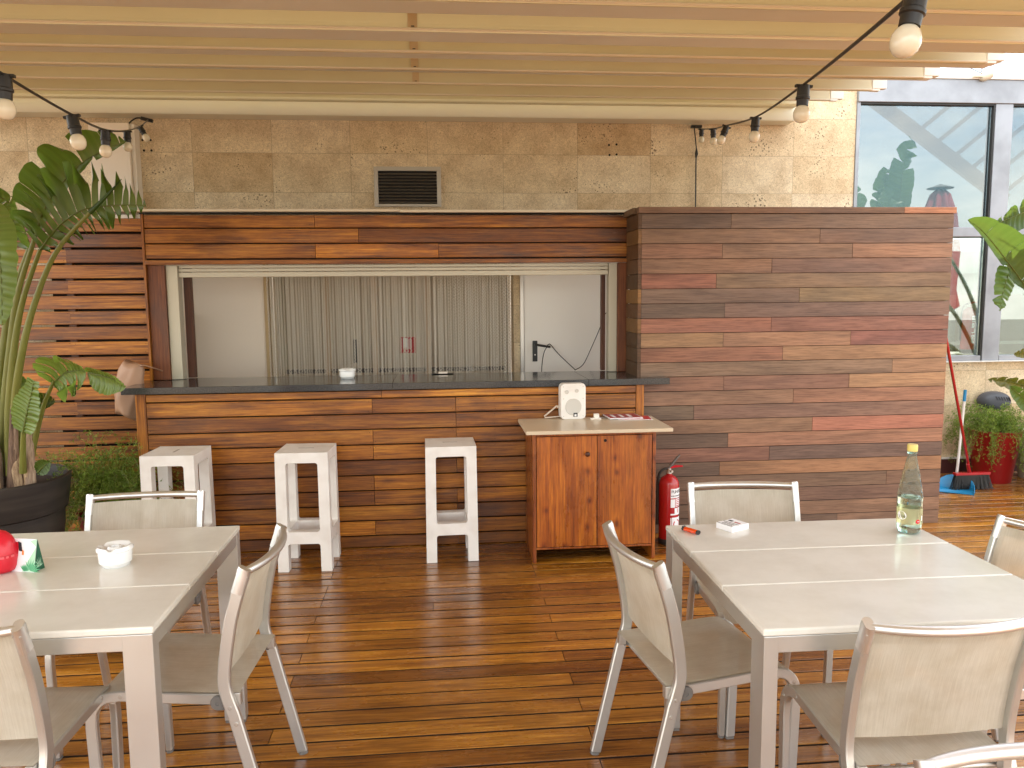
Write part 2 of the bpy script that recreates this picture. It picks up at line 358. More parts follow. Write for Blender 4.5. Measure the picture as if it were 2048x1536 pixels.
def sling(name):
    m = bpy.data.materials.new(name); m.use_nodes = True; n = m.node_tree; b = n.nodes['Principled BSDF']; o = n.nodes['Material Output']
    tcn = N(m, 'ShaderNodeTexCoord')
    nz = N(m, 'ShaderNodeTexNoise', Scale=1.0, Detail=4.0, Roughness=.7); q = N(m, 'ShaderNodeMapping'); q.inputs['Scale'].default_value = (12, 420, 12); lk(m, tcn.outputs['Object'], q.inputs[0]); lk(m, q.outputs[0], nz.inputs['Vector'])
    n2 = N(m, 'ShaderNodeTexNoise', Scale=9.0, Detail=6.0, Roughness=.6); lk(m, tcn.outputs['Object'], n2.inputs['Vector'])
    c = ramp(m, [(.3, (.56, .51, .42)), (.7, (.72, .68, .58))], nz.outputs[0]).outputs[0]
    c = mixc(m, c, ramp(m, [(.35, (.80, .76, .70)), (.6, (1, 1, 1))], n2.outputs[0]).outputs[0], .8, 'MULTIPLY')
    lk(m, c, b.inputs['Base Color']); b.inputs['Roughness'].default_value = .55
    bp = N(m, 'ShaderNodeBump', Strength=.2, Distance=.002); lk(m, nz.outputs[0], bp.inputs['Height']); lk(m, bp.outputs[0], b.inputs['Normal'])
    t = N(m, 'ShaderNodeBsdfTransparent'); tl = N(m, 'ShaderNodeBsdfTranslucent'); tl.inputs[0].default_value = (.6, .55, .42, 1)
    x1 = N(m, 'ShaderNodeMixShader'); x1.inputs[0].default_value = .25; lk(m, b.outputs[0], x1.inputs[1]); lk(m, tl.outputs[0], x1.inputs[2])
    x2 = N(m, 'ShaderNodeMixShader'); x2.inputs[0].default_value = .09; lk(m, x1.outputs[0], x2.inputs[1]); lk(m, t.outputs[0], x2.inputs[2]); lk(m, x2.outputs[0], o.inputs[0])
    return m
M['sling'] = sling('woven_sling_mesh')

def leafm(name, c1, c2, tr=(.25, .42, .03), rough=.32):
    m = bpy.data.materials.new(name); m.use_nodes = True; n = m.node_tree; b = n.nodes['Principled BSDF']; o = n.nodes['Material Output']
    at = N(m, 'ShaderNodeAttribute', attribute_name='rnd'); tcn = N(m, 'ShaderNodeTexCoord')
    n2 = N(m, 'ShaderNodeTexNoise', Scale=5.0, Detail=5.0); lk(m, tcn.outputs['Object'], n2.inputs['Vector'])
    f = math_(m, 'ADD', math_(m, 'MULTIPLY', at.outputs['Fac'], .6), math_(m, 'MULTIPLY', n2.outputs[0], .4))
    c = ramp(m, [(.2, c1), (.8, c2)], f).outputs[0]
    lk(m, c, b.inputs['Base Color']); b.inputs['Roughness'].default_value = rough
    tl = N(m, 'ShaderNodeBsdfTranslucent'); tl.inputs[0].default_value = (*tr, 1)
    x = N(m, 'ShaderNodeMixShader'); x.inputs[0].default_value = .3; lk(m, b.outputs[0], x.inputs[1]); lk(m, tl.outputs[0], x.inputs[2]); lk(m, x.outputs[0], o.inputs[0])
    return m
M['leaf'] = leafm('palm_leaf', (.030, .068, .014), (.085, .150, .028), (.28, .46, .05))
M['leaf_mid'] = leafm('fresh_leaf', (.08, .14, .03), (.17, .26, .06), (.45, .65, .08))
M['leaf_pale'] = leafm('pale_leaf', (.030, .068, .015), (.065, .12, .030), (.12, .20, .03))
M['leaf_yellow'] = leafm('yellowing_leaf', (.06, .08, .012), (.20, .16, .025), (.25, .25, .03))
M['fern'] = leafm('fern_needles', (.07, .13, .016), (.20, .30, .035), (.25, .42, .04), .5)
M['fern_light'] = leafm('fern_needles_light', (.13, .20, .025), (.34, .46, .08), (.4, .6, .06), .5)
M['petiole'] = leafm('leaf_stalk', (.12, .15, .03), (.30, .28, .07), (.4, .45, .08), .4)
M['husk'] = grained('dry_leaf_sheath', [(.3, (.10, .06, .04)), (.5, (.32, .22, .15)), (.7, (.55, .44, .33))], 2, (.6, .8), bump=.4)
M['dark_pot'] = mat('dark_brown_clay', (.026, .020, .017), .55)
q_ = M['dark_pot']; n_ = N(q_, 'ShaderNodeTexNoise', Scale=2.5, Detail=8.0); tc_ = N(q_, 'ShaderNodeTexCoord'); mp_ = N(q_, 'ShaderNodeMapping'); mp_.inputs['Scale'].default_value = (1, 1, 9)
lk(q_, tc_.outputs['Object'], mp_.inputs[0]); lk(q_, mp_.outputs[0], n_.inputs['Vector'])
lk(q_, ramp(q_, [(.4, (.018, .014, .012)), (.75, (.05, .04, .033))], n_.outputs[0]).outputs[0], pb(q_).inputs['Base Color'])

def pane(name, refl=.30, tintc=(.70, .80, .84)):
    m = bpy.data.materials.new(name); m.use_nodes = True; n = m.node_tree; n.nodes.clear()
    o = n.nodes.new('ShaderNodeOutputMaterial'); g = n.nodes.new('ShaderNodeBsdfGlossy'); g.inputs['Roughness'].default_value = .0; t = n.nodes.new('ShaderNodeBsdfTransparent')
    t.inputs[0].default_value = (*tintc, 1); lw = n.nodes.new('ShaderNodeLayerWeight'); lw.inputs[0].default_value = .35
    mr = n.nodes.new('ShaderNodeMapRange'); mr.inputs['To Min'].default_value = refl; mr.inputs['To Max'].default_value = 1
    x = n.nodes.new('ShaderNodeMixShader'); n.links.new(lw.outputs['Fresnel'], mr.inputs[0]); n.links.new(mr.outputs[0], x.inputs[0]); n.links.new(t.outputs[0], x.inputs[1]); n.links.new(g.outputs[0], x.inputs[2]); n.links.new(x.outputs[0], o.inputs[0])
    g.inputs['Color'].default_value = (1, 1, .97, 1)
    return m
M['window_glass'] = pane('solar_glass', .10, (.22, .275, .30))
M['window_glass_low'] = pane('lower_glass', .16, (.62, .70, .70))
M['sky_pane'] = pane('tinted_skylight', .06, (.34, .42, .49))
M['clear_pane'] = pane('clear_glass', .08, (.86, .92, .93))

# ------------------------------------------------------------------ ground and deck
g = MB(); g.box(-400, 400, -400, 400, -14.5, -14); tag(g.build('ground', mat('distant_ground', (.12, .115, .10), .9)), kind='structure')
sb = MB(); sb.box(-9, 10, -5, 12, -.35, -.034); tag(sb.build('deck_base', M['dark']), kind='structure')
dk = MB(); rw = .1035
y0 = 3.017 - rw*70; k = 0
while y0 + rw*k < 6.39:
    ya = y0 + rw*k + .0058; yb = min(y0 + rw*(k+1) - .0058, 6.395); k += 1
    if yb < -3: continue
    x = -8.605 + .575*random.choice((0, 1, 2)) - .0
    grid = [-.062 + .578*j for j in range(-15, 17)]
    par = k % 2
    js = [gx for j, gx in enumerate(grid) if (j % 4) == (0 if par else 2) or random.random() < .06]
    xs = [-9] + [q for q in js if -8.5 < q < 9] + [9.6]
    for xa, xb in zip(xs[:-1], xs[1:]):
        r = random.random(); dz = random.uniform(-.0008, .0008); tz = random.uniform(-.0006, .0006); ch = .0022; h = .028
        xa += .001; xb -= .001
        t1, t2 = dz+tz, dz-tz
        vs = [(xa, ya, -h), (xb, ya, -h), (xb, yb, -h), (xa, yb, -h), (xa, ya, t1-ch), (xb, ya, t1-ch), (xb, yb, t2-ch), (xa, yb, t2-ch),
              (xa+ch*.3, ya+ch, t1), (xb-ch*.3, ya+ch, t1), (xb-ch*.3, yb-ch, t2), (xa+ch*.3, yb-ch, t2)]
        dk.mesh(vs, [(0, 1, 5, 4), (1, 2, 6, 5), (2, 3, 7, 6), (3, 0, 4, 7)], r, 1)
        dk.mesh(vs, [(4, 5, 9, 8), (5, 6, 10, 9), (6, 7, 11, 10), (7, 4, 8, 11), (8, 9, 10, 11)], r)
deck = tag(dk.build('deck_floor', [M['deck'], M['dirty_edge']]), kind='structure')

# ------------------------------------------------------------------ building wall
WY = 6.40
sw = MB()
for x0_, x1_, z0_, z1_ in ((-9, -1.36, 0, 3.42), (-1.36, .60, 2.12, 3.42), (.60, 3.458, 0, 3.42), (3.458, 9.5, 0, .975)):
    sw.box(x0_, x1_, WY, WY+.24, z0_, z1_)
tag(sw.build('stone_wall', M['stone']), 'pale shell limestone tiled building wall behind the bar', 'wall')
sk = MB(); sk.box(3.40, 9.5, WY-.022, WY-.001, .0, .125); skr = sk.build('skirting_board', M['rust_red']); tag(skr, 'dark red skirting along the foot of the stone wall', 'skirting')
sk = MB(); sk.box(3.40, 9.5, WY-.026, WY-.001, .127, .140); sk.build('top_strip', M['white_trim'], skr)

# vent
vt = thing('vent_grille', 'grey metal louvred vent set in the limestone above the bar', 'vent', (-.232, WY, 2.445))
a = MB(); W2, H2 = .262, .155
a.box(-W2, W2, -.018, -.001, H2-.034, H2); a.box(-W2, W2, -.018, -.001, -H2, -H2+.022)
a.box(-W2, -W2+.032, -.018, -.001, -H2+.022, H2-.034); a.box(W2-.032, W2, -.018, -.001, -H2+.022, H2-.034)
a.build('frame', M['steel'], vt, bevel=.002)
a = MB(); a.box(-W2+.032, W2-.032, -.003, -.001, -H2+.022, H2-.034); a.build('backing', M['dark'], vt)
vs_m = mat('weathered_louvre', (.20, .17, .14), .5, .4)
for i in range(10):
    z = -H2+.034+i*.0245; a = MB(); T = Matrix.Translation((0, -.012, z)) @ Matrix.Rotation(R(38), 4, 'X')
    a.box(-W2+.032, W2-.032, -.009, .009, -.0012, .0012, T=T); a.build('louvre', vs_m, vt)

# cable box on the wall at left
cb = thing('cable_box', 'cream metal duct cover fixed to the limestone behind the big leaves', 'duct cover', (-2.42, WY, 0))
a = MB(); a.box(-.155, .135, -.13, -.001, 1.2, 2.89); a.build('cover', M['cream'], cb, bevel=.004)
a = MB(); a.box(.137, .165, -.10, -.001, 1.2, 2.89); a.build('side_flange', M['white_paint'], cb, bevel=.002)
# bolt holes left in the stone
for (px, py) in ((285, 280), (301, 280), (288, 301), (303, 301), (1218, 290), (1233, 289), (1219, 310), (1233, 309)):
    p = P(px, py, WY-.001); a = MB(); a.lathe([(.009, 0), (.009, .002)], 10, T=Matrix.Rotation(R(90), 4, 'X'))
    o = a.build('drill_hole', M['dark'], loc=(p.x, WY-.0005, p.z)); side_ = ('left' if px in (285, 288, 1218, 1219) else 'right'); lev_ = ('upper' if py in (280, 290, 289) else 'lower')
    tag(o, '%s %s of four dark drilled holes in the limestone %s' % (lev_, side_, 'beside the duct cover' if px < 400 else 'right of the vent'), 'hole', 'drilled holes in the limestone')

# ------------------------------------------------------------------ doors behind the bar
d1 = thing('service_door', 'tall cream steel door left of the chain curtain', 'door', (-1.70, WY, 0))
a = MB(); a.box(-.47, .325, -.028, -.002, .01, 2.08); a.build('leaf_panel', M['cream'], d1, bevel=.003)
a = MB(); a.box(.328, .362, -.045, -.002, 0, 2.14); a.box(-.52, .362, -.045, -.002, 2.141, 2.19); a.build('frame', mat('ochre_frame', (.50, .36, .19), .5), d1, bevel=.002)
d2 = thing('fire_door', 'white steel door with black lever handle right of the curtain', 'door', (1.12, WY, 0))
a = MB(); a.box(-.435, .46, -.026, -.002, .01, 2.06); a.build('leaf_panel', M['white_paint'], d2, bevel=.003)
a = MB(); a.box(-.468, -.438, -.034, -.002, 0, 2.10); a.box(-.468, .50, -.034, -.002, 2.101, 2.14); a.build('frame', M['steel'], d2, bevel=.002)
hd = MB(); hp = P(1070, 702, WY-.03); hx = hp.x-1.12
hd.tube([(hx, -.033, 1.085-.0), (hx, -.033, 1.165)], (.018, .018), 12); hd.tube([(hx, -.033, 1.165), (hx, -.033, 1.205)], [(.018, .018), (.016, .016)], 12)
handle = MB(); T = Matrix.Translation((hx, -.03, 0)); handle.box(-.020, .020, -.004, .004, 1.045, 1.215, T=T)
ho = handle.build('handle_plate', M['black_plastic'], d2, bevel=.003)
lv = MB(); lv.tube([(hx, -.03, 1.185), (hx, -.075, 1.185)], .010, 10); lv.tube([(hx, -.075, 1.185), (hx+.12, -.08, 1.165)], .0095, 10); lv.build('lever', M['black_plastic'], ho, smooth=40)
kh = MB(); kh.lathe([(.006, 0), (.006, .003)], 10, T=Matrix.Rotation(R(90), 4, 'X'), o=(hx, -.034, 1.10)); kh.build('keyhole', M['steel'], ho)
# loose cable looped over the lever
A0 = Vector((1.12+hx+.095, WY-.085, 1.175))
cbp = smooth_curve([(A0.x-.045, A0.y-.01, .70), (A0.x-.05, A0.y-.01, .95), (A0.x-.035, A0.y-.012, 1.10), (A0.x-.005, A0.y-.014, 1.17), (A0.x+.01, A0.y-.004, 1.188), (A0.x+.03, A0.y+.01, 1.18), (A0.x+.10, A0.y+.02, 1.10), (A0.x+.22, A0.y+.02, .985), (A0.x+.235, A0.y+.02, .975),
                   (A0.x+.30, A0.y+.02, 1.02), (A0.x+.36, A0.y, 1.15), (A0.x+.43, A0.y-.02, 1.32), (A0.x+.46, A0.y-.04, 1.42), (A0.x+.52, A0.y-.06, 1.46), (A0.x+.56, A0.y-.06, 1.4)], 8)
a = MB(); a.tube(cbp, .0035, 6); tag(a.build('loose_cable', M['black_plastic'], smooth=60), 'thin black cable looped over the door lever behind the counter', 'cable')

# recess behind the curtain
rc = thing('glazed_doorway', 'dim doorway with tan mullions behind the hanging chain curtain', 'doorway', (-.38, WY, 0))
a = MB(); a.box(-.98, .98, .62, .64, 0, 2.12); a.build('inner_wall', mat('beige_plaster', (.68, .60, .48), .7), rc)
a = MB(); a.box(-.979, -.95, .245, .62, 0, 2.12); a.box(.95, .979, .245, .62, 0, 2.12); a.box(-.95, .95, .245, .62, 2.09, 2.12); a.build('reveal', M['cream2'], rc)
for px in (749, 856, 655):
    p = P(px, 650, WY+.5); a = MB(); x = p.x+.38; a.box(x-.022, x+.022, .47, .53, 0, 2.089); a.build('mullion', mat('tan_mullion', (.66, .50, .34), .5), rc)
a = MB(); a.box(-.95, .95, .48, .50, .93, .965); a.build('rail', M['grey_plastic'], rc)
a = MB(); p = P(711, 680, WY+.5); a.box(p.x+.38-.014, p.x+.38+.014, .44, .46, 1.02, 1.22); a.build('door_pull', M['black_plastic'], rc)
sg = thing('fire_sign', 'red and white fire hose sign seen through the chain curtain', 'sign', (P(816, 690, WY+.32).x, WY+.32, P(816, 690, WY+.32).z))
a = MB(); a.box(-.066, .066, 0, .004, -.068, .068); a.build('plate', M['red_ink'], sg)
a = MB(); a.box(-.042, -.004, -.003, -.0005, -.020, .058); a.box(-.042, .030, -.003, -.0005, -.030, -.022)
for i in range(4): a.box(.0+i*.0085, .004+i*.0085, -.003, -.0005, -.018, .050)
a.lathe([(.018, 0), (.018, .002)], 20, o=(-.022, -.0035, .03), T=Matrix.Rotation(R(90), 4, 'X')); a.build('pictogram', M['paper'], sg)

# chain curtain
cc = thing('chain_curtain', 'silver twisted aluminium chain curtain hanging behind the counter', 'curtain', (-.385, WY-.06, 2.10))
a = MB(); a.box(-.98, .98, -.015, .015, 0, .025); a.build('top_rail', M['alu'], cc)
def strand(seed):
    rnd = random.Random(seed); b = MB(); pit = .0135; n = int(2.0/pit); z = 0
    for i in range(n):
        sgn = 1 if i % 2 else -1; zz = -i*pit
        # interlocked hooked link: a short slanted wire loop
        w_ = .0072
        b.tube([(-w_*sgn, .002*sgn, zz), (w_*sgn, -.002*sgn, zz-pit*1.15)], .0030, 5, caps=False)
        b.tube([(w_*sgn, -.002*sgn, zz-pit*.1), (0, .003*sgn, zz-pit*.62)], .0024, 4, caps=False)
    return b
M['chain'] = mat('anodised_chain', (.88, .84, .76), .32, .35)
sp_ = [strand(i).build('chain_strand', M['chain'], cc, smooth=60) for i in range(3)]
ns = 96; wob = 0
for i in range(ns):
    if i < 3: s_ = sp_[i]
    else: s_ = sp_[i % 3].copy(); col.objects.link(s_); s_.parent = cc
    x = -.955 + 1.91*i/(ns-1) + random.uniform(-.0035, .0035)
    if i in (36, 37, 56, 57, 64): x += .009
    s_.location = (x, random.uniform(-.014, .014) + .012*math.sin(i*.55), random.uniform(-.01, 0)); s_.rotation_euler = (random.uniform(-.002, .002), random.uniform(-.0035, .0035), random.choice((0, math.pi))+random.uniform(-.5, .5))

# slatted screen in the back corner
ss = thing('slatted_screen', 'dark slatted screen behind the left end of the counter', 'screen', (-2.15, WY-.12, 0))
for i in range(14):
    a = MB(); a.box(-.16, .16, -.012, .012, .10+i*.102, .10+i*.102+.092, r=random.random()); a.build('slat', mat('black_brown_slat', (.016, .007, .005), .6), ss)
a = MB(); a.box(-.15, -.11, .013, .05, 0, 1.53); a.box(.10, .14, .013, .05, 0, 1.53); a.build('batten', M['white_trim'], ss)

# ------------------------------------------------------------------ bar
BX0, BX1, BY = -1.845, 1.295, 4.90
def planks(mb, x0, x1, yf, th, z1, pitch, n, joints, gap=.007, first=None, zmin=0, cfun=None, ch=.003, nails=False):
    z = z1; rows = []
    for k in range(n):
        h = first if (k == 0 and first) else pitch
        za = max(z-h, zmin); rows.append((za, z)); z -= h
        if z <= zmin+.001: break
    for k, (za, zb) in enumerate(rows):
        xs = [x0] + [j for j in joints(k) if x0+.05 < j < x1-.05] + [x1]
        for a_, b_ in zip(xs[:-1], xs[1:]):
            r = random.random(); off = random.uniform(0, .0015); A = a_+.0008; B = b_-.0008; c = cfun(k, (a_+b_)/2) if cfun else (1, 1, 1)
            za_, zb_ = za+gap/2, zb-gap/2; y_ = yf+off
            vs = [(A, yf+th, za_), (B, yf+th, za_), (B, yf+th, zb_), (A, yf+th, zb_), (A, y_+ch, za_), (B, y_+ch, za_), (B, y_+ch, zb_), (A, y_+ch, zb_),
                  (A+ch*.3, y_, za_+ch), (B-ch*.3, y_, za_+ch), (B-ch*.3, y_, zb_-ch), (A+ch*.3, y_, zb_-ch)]
            mb.mesh(vs, [(0, 1, 5, 4), (1, 2, 6, 5), (2, 3, 7, 6), (3, 0, 4, 7), (3, 2, 1, 0)], r, 1, c)
            mb.mesh(vs, [(4, 5, 9, 8), (5, 6, 10, 9), (6, 7, 11, 10), (7, 4, 8, 11), (8, 9, 10, 11)], r, 0, c)
    if nails:
        for k, (za, zb) in enumerate(rows):
            xs = [x0] + [j for j in joints(k) if x0+.05 < j < x1-.05] + [x1]
            for q in sorted(set([v+d for v in xs for d in (-.018, .018)] + [x0+(x1-x0)*f for f in (.33, .7)])):
                if not x0+.01 < q < x1-.01: continue
                for zz in (za+.02, zb-.02):
                    if zb-za < .06: continue
                    qx = q+random.uniform(-.004, .004); qz = zz+random.uniform(-.004, .004)
                    mb.face([(qx+.0022*math.cos(t*1.047), yf-.0006, qz+.0022*math.sin(t*1.047)) for t in range(6)], 0, 1)
    return rows
bar = thing('bar', 'long oiled plank bar with dark stone counter and serving hatch', 'bar', (0, 0, 0))
a = MB()
jx = {0: [.12], 1: [1.0-.5], 2: [-.32, .2], 3: [.2], 4: [-.5], 5: [.2], 6: [-.85, .2], 7: [.2], 8: [-.5, .2], 9: [.2, -1.1], 10: [.15]}
jx = {0: [-.37], 1: [-.43, .09], 2: [.09], 3: [-.43, .09], 4: [-.43], 5: [.09], 6: [-.43], 7: [-.43, .09], 8: [.09], 9: [-.43], 10: [.09]}
planks(a, BX0+.062, BX1-.052, BY, .022, 1.006, .0975, 11, lambda k: jx.get(k, []), first=.051, nails=True)
a.build('front_cladding', [M['bar_wood'], M['dirty_edge']], bar)
a = MB(); a.box(BX0, BX0+.060, BY-.003, BY+.03, 0, 1.007, .8); a.build('corner_post', M['bar_wood_v'], bar, bevel=.002)
a = MB(); a.box(BX1-.050, BX1, BY-.003, BY+.03, 0, 1.007, .9); a.build('corner_post', M['bar_wood_v'], bar, bevel=.002)
a = MB(); a.box(BX0+.01, BX1-.01, BY+.024, BY+.05, 0, 1.004); a.box(BX0+.003, BX0+.02, BY+.05, 5.35, 0, 1.004); a.build('carcass', M['dark'], bar)
# counter slabs, three lengths
slab_x = [-1.915, -.30, .93, 1.455]
for i in range(3):
    a = MB(); a.box(slab_x[i]+.0006, slab_x[i+1]-.0006, 4.868, 4.966 if i == 2 else 5.42, 1.010, 1.051)
    if i == 2: a = MB(); a.mesh([(slab_x[2]+.0006, 4.868, 1.010), (1.455, 4.868, 1.010), (1.455, 4.966, 1.010), (1.284, 4.966, 1.010), (1.284, 5.42, 1.010), (slab_x[2]+.0006, 5.42, 1.010),
                    (slab_x[2]+.0006, 4.868, 1.051), (1.455, 4.868, 1.051), (1.455, 4.966, 1.051), (1.284, 4.966, 1.051), (1.284, 5.42, 1.051), (slab_x[2]+.0006, 5.42, 1.051)],
                    [(5, 4, 3, 2, 1, 0), (6, 7, 8, 9, 10, 11), (0, 1, 7, 6), (1, 2, 8, 7), (2, 3, 9, 8), (3, 4, 10, 9), (4, 5, 11, 10), (5, 0, 6, 11)])
    a.build('counter_slab', M['slab'], bar, bevel=.002)
# header
HY = 5.29
a = MB(); planks(a, -1.872, 1.288, HY, .022, 2.118, .098, 3, lambda k: {0: [-.80], 1: [-.52], 2: [-.80, .0]}.get(k, []), first=.087, nails=True); a.build('header_cladding', [M['bar_wood'], M['dirty_edge']], bar)
a = MB(); a.box(-1.872, 1.288, HY-.012, HY+.03, 1.800, 1.828, .3); a.build('header_trim', M['bar_wood'], bar, bevel=.002)
a = MB(); a.box(-1.887, -1.8735, HY-.008, HY+.02, 1.053, 2.118, .35); a.build('header_trim', M['bar_wood_v'], bar)
a = MB(); a.box(-1.872, -1.765, HY+.015, HY+.12, 1.053, 1.799, .4); a.build('post', M['post_wood'], bar, bevel=.003)
a = MB(); a.box(1.214, 1.287, HY+.015, HY+.12, 1.053, 1.799, .5); a.build('post', M['post_wood'], bar, bevel=.003)
a = MB(); a.box(-1.86, 1.28, HY+.024, HY+.05, 1.83, 2.115); a.build('header_back', M['dark'], bar)
fr = MB(); fr.box(-1.764, -1.692, HY+.035, HY+.12, 1.053, 1.797); fr.build('hatch_jamb', M['shutter_alu'], bar, bevel=.003)
fr = MB(); fr.box(1.156, 1.213, HY+.035, HY+.12, 1.053, 1.797); fr.build('hatch_jamb', M['shutter_alu'], bar, bevel=.003)
for x0_, x1_ in ((-1.690, -1.645), (1.128, 1.154)):
    fr = MB(); fr.box(x0_, x1_, HY+.14, HY+.19, 1.053, 1.80); fr.build('inner_jamb', M['post_wood'], bar)
sh = MB()
sh.box(-1.690, 1.154, HY+.05, HY+.075, 1.719, 1.752)
sh.box(-1.690, 1.154, HY+.056, HY+.075, 1.755, 1.776); sh.box(-1.690, 1.154, HY+.058, HY+.075, 1.778, 1.798)
sh.build('rolling_shutter', M['shutter_alu'], bar, bevel=.003)
# sheet roof over the bar
a = MB()
for (x0_, x1_, dz) in ((-2.6, -.25, 0), (-.248, 1.27, -.004)):
    a.box(x0_, x1_, HY-.035, HY+.16, 2.133+dz, 2.150+dz)
a.build('sheet_roof', M['ledge'], bar, bevel=.002)
a = MB(); a.box(-1.89, 1.27, HY-.018, HY+.03, 2.119, 2.127); a.build('roof_batten', M['dark'], bar)

# ------------------------------------------------------------------ new wood screen at right
PX0, PX1, PY = 1.290, 3.386, 4.97
rows_c = [
 [(1458, (88, 66, 54)), (1908, (132, 100, 78))], [(1636, (142, 102, 74)), (1908, (128, 92, 74))], [(1442, (148, 98, 74)), (1703, (152, 112, 86)), (1908, (176, 124, 93))],
 [(1541, (150, 105, 78)), (1908, (135, 95, 80))], [(1431, (160, 88, 68)), (1908, (144, 112, 82))], [(1598, (120, 92, 78)), (1908, (152, 124, 86))], [(1449, (96, 76, 66)), (1908, (122, 90, 80))],
 [(1543, (168, 98, 76)), (1908, (148, 88, 74))], [(1447, (174, 128, 86)), (1706, (180, 126, 92)), (1908, (150, 82, 74))], [(1568, (162, 98, 72)), (1908, (180, 130, 90))], [(1795, (142, 110, 86)), (1908, (178, 130, 94))],
 [(1450, (150, 98, 76)), (1706, (142, 92, 74)), (1908, (188, 138, 96))], [(1592, (152, 108, 82)), (1908, (170, 112, 84))], [(1391, (98, 80, 64)), (1908, (140, 98, 82))], [(1633, (152, 108, 78)), (1908, (192, 112, 88))],
 [(1461, (90, 66, 54)), (1908, (180, 120, 90))], [(1546, (150, 92, 74)), (1908, (100, 72, 66))], [(1445, (98, 72, 58)), (1908, (178, 120, 78))], [(1793, (122, 88, 66)), (1908, (136, 94, 70))], [(1388, (124, 84, 62)), (1908, (118, 78, 62))],
 [(1500, (120, 84, 62)), (1908, (154, 108, 80))], [(1692, (96, 68, 54)), (1908, (142, 100, 76))]]
def pxX(px): return 1.287 + (px-1283)*.003355
def ccol(k, xm):
    row = rows_c[min(k, 21)]
    for px, c in row:
        if xm < pxX(px): break
    l = s2l(c); g_ = sum(l)/3; return tuple((v*.62+mv*.38)*q for v, mv, q in zip(l, s2l((138, 108, 88)), (.92, 1.02, 1.06)))
scr = thing('wood_screen', 'tall screen of new multicoloured unvarnished planks right of the bar', 'screen', (0, 0, 0))
a = MB(); planks(a, PX0, PX1, PY, .022, 2.092, .0951, 22, lambda k: [pxX(px) for px, c in rows_c[min(k, 21)][:-1]], gap=.003, cfun=ccol, ch=.0015); a.build('front_cladding', [M['panel_wood'], M['dirty_edge']], scr)
a = MB()
for k in range(22):
    z1 = 2.092-.0951*k; c = s2l(random.choice([(118, 86, 50), (96, 66, 40), (132, 96, 52), (84, 60, 38)]))
    a.box(PX0-.022, PX0-.0005, PY+.0, HY+.3 if z1 < 0 else 5.288, z1-.0951+.0015, z1-.0015, random.random(), 0, tuple(v*1.2 for v in c))
a.build('side_cladding', M['panel_wood'], scr)
a = MB(); a.box(PX0-.022, pxX(1805), PY-.006, PY+.06, 2.094, 2.133, .3, 0, s2l((124, 94, 72))); a.box(pxX(1805)+.001, PX1+.012, PY-.006, PY+.06, 2.094, 2.133, .7, 0, s2l((180, 126, 94)))
a.box(PX0-.045, PX0+.0, PY+.061, 5.29, 2.094, 2.133, .1, 0, s2l((110, 86, 62)))
a.build('top_cap', M['panel_wood'], scr, bevel=.0015)
a = MB(); a.box(PX0+.0005, PX0+.018, PY+.03, 5.286, 0, 2.09); a.build('side_light_block', M['dark'], scr)  # dark sheet added to stop light showing through the side plank gaps
a = MB(); a.box(PX0+.02, PX1-.02, PY+.026, PY+.09, 0, 2.09); a.build('frame', M['post_wood'], scr)
for k in range(14):
    pass

# ------------------------------------------------------------------ slatted fence at left
fe = thing('slatted_fence', 'oiled plank fence with light showing through its gaps left of the bar', 'fence', (0, 0, 0))
a = MB(); planks(a, -6.5, -1.888, HY+.004, .022, 2.102, .098, 22, lambda k: ([-2.36, -4.1] if k % 2 == 0 else [-3.3]) if k != 1 else [-3.3], gap=.014, nails=True); a.build('planks', [M['bar_wood'], M['dirty_edge']], fe)
for x in (-2.36, -3.3, -4.3, -5.3, -6.3):
    a = MB(); a.box(x-.022, x+.022, HY+.028, HY+.07, 0, 2.10); a.build('batten', M['post_wood'], fe)
bp_ = MB(); bp_.box(-2.49, -1.89, HY+.072, HY+.12, 0, 2.08); bp_.build('backing_board', M['dark'], fe)

# ------------------------------------------------------------------ glazed facade at right
wf = thing('glazed_facade', 'blue grey aluminium framed window wall right of the limestone', 'window', (0, 0, 0))
a = MB(); a.box(3.460, 9.4, WY-.03, WY+.10, 3.140, 3.330); a.build('head_beam', M['frame_alu'], wf, bevel=.004)
a = MB(); a.box(3.460, 9.4, WY-.045, WY+.02, 3.331, 3.352); a.build('gutter_edge', M['white_trim'], wf)
a = MB(); a.box(3.460, 3.488, WY-.01, WY+.08, .985, 3.139); a.build('frame_post', M['frame_alu'], wf)
for x in (4.668, 6.05, 7.4):
    a = MB(); a.box(x, x+.155, WY-.02, WY+.09, .985, 3.139); a.build('mullion', M['frame_alu'], wf, bevel=.004)
    a = MB(); a.box(x-.014, x-.001, WY-.012, WY+.02, .985, 3.139); a.build('gasket', M['black_plastic'], wf)
for x0_, x1_ in ((3.489, 4.653), (4.824, 6.035), (6.206, 7.385)):
    a = MB(); a.box(x0_, x1_, WY-.014, WY+.08, 2.045, 2.125); a.build('transom', M['frame_alu'], wf, bevel=.004)
    a = MB(); a.box(x0_, x1_, WY-.022, WY+.08, .985, 1.03); a.build('bottom_rail', M['frame_alu'], wf, bevel=.003)
    a = MB(); a.box(x0_, x1_, WY+.020, WY+.026, 2.126, 3.139); a.build('pane', M['window_glass'], wf)
    a = MB(); a.box(x0_, x1_, WY+.020, WY+.026, 1.031, 2.044); a.build('pane', M['window_glass_low'], wf)
    a = MB(); a.box(x0_, x1_, WY-.012, WY+.018, 3.126, 3.1385); a.build('gasket', M['black_plastic'], wf)
    a = MB(); a.box(x0_, x1_, WY-.012, WY+.018, 2.036, 2.0445); a.build('gasket', M['black_plastic'], wf)
a = MB(); a.box(3.46, 9.4, WY-.05, WY+.02, .976, .9845); a.build('sill', M['white_trim'], wf, bevel=.002)
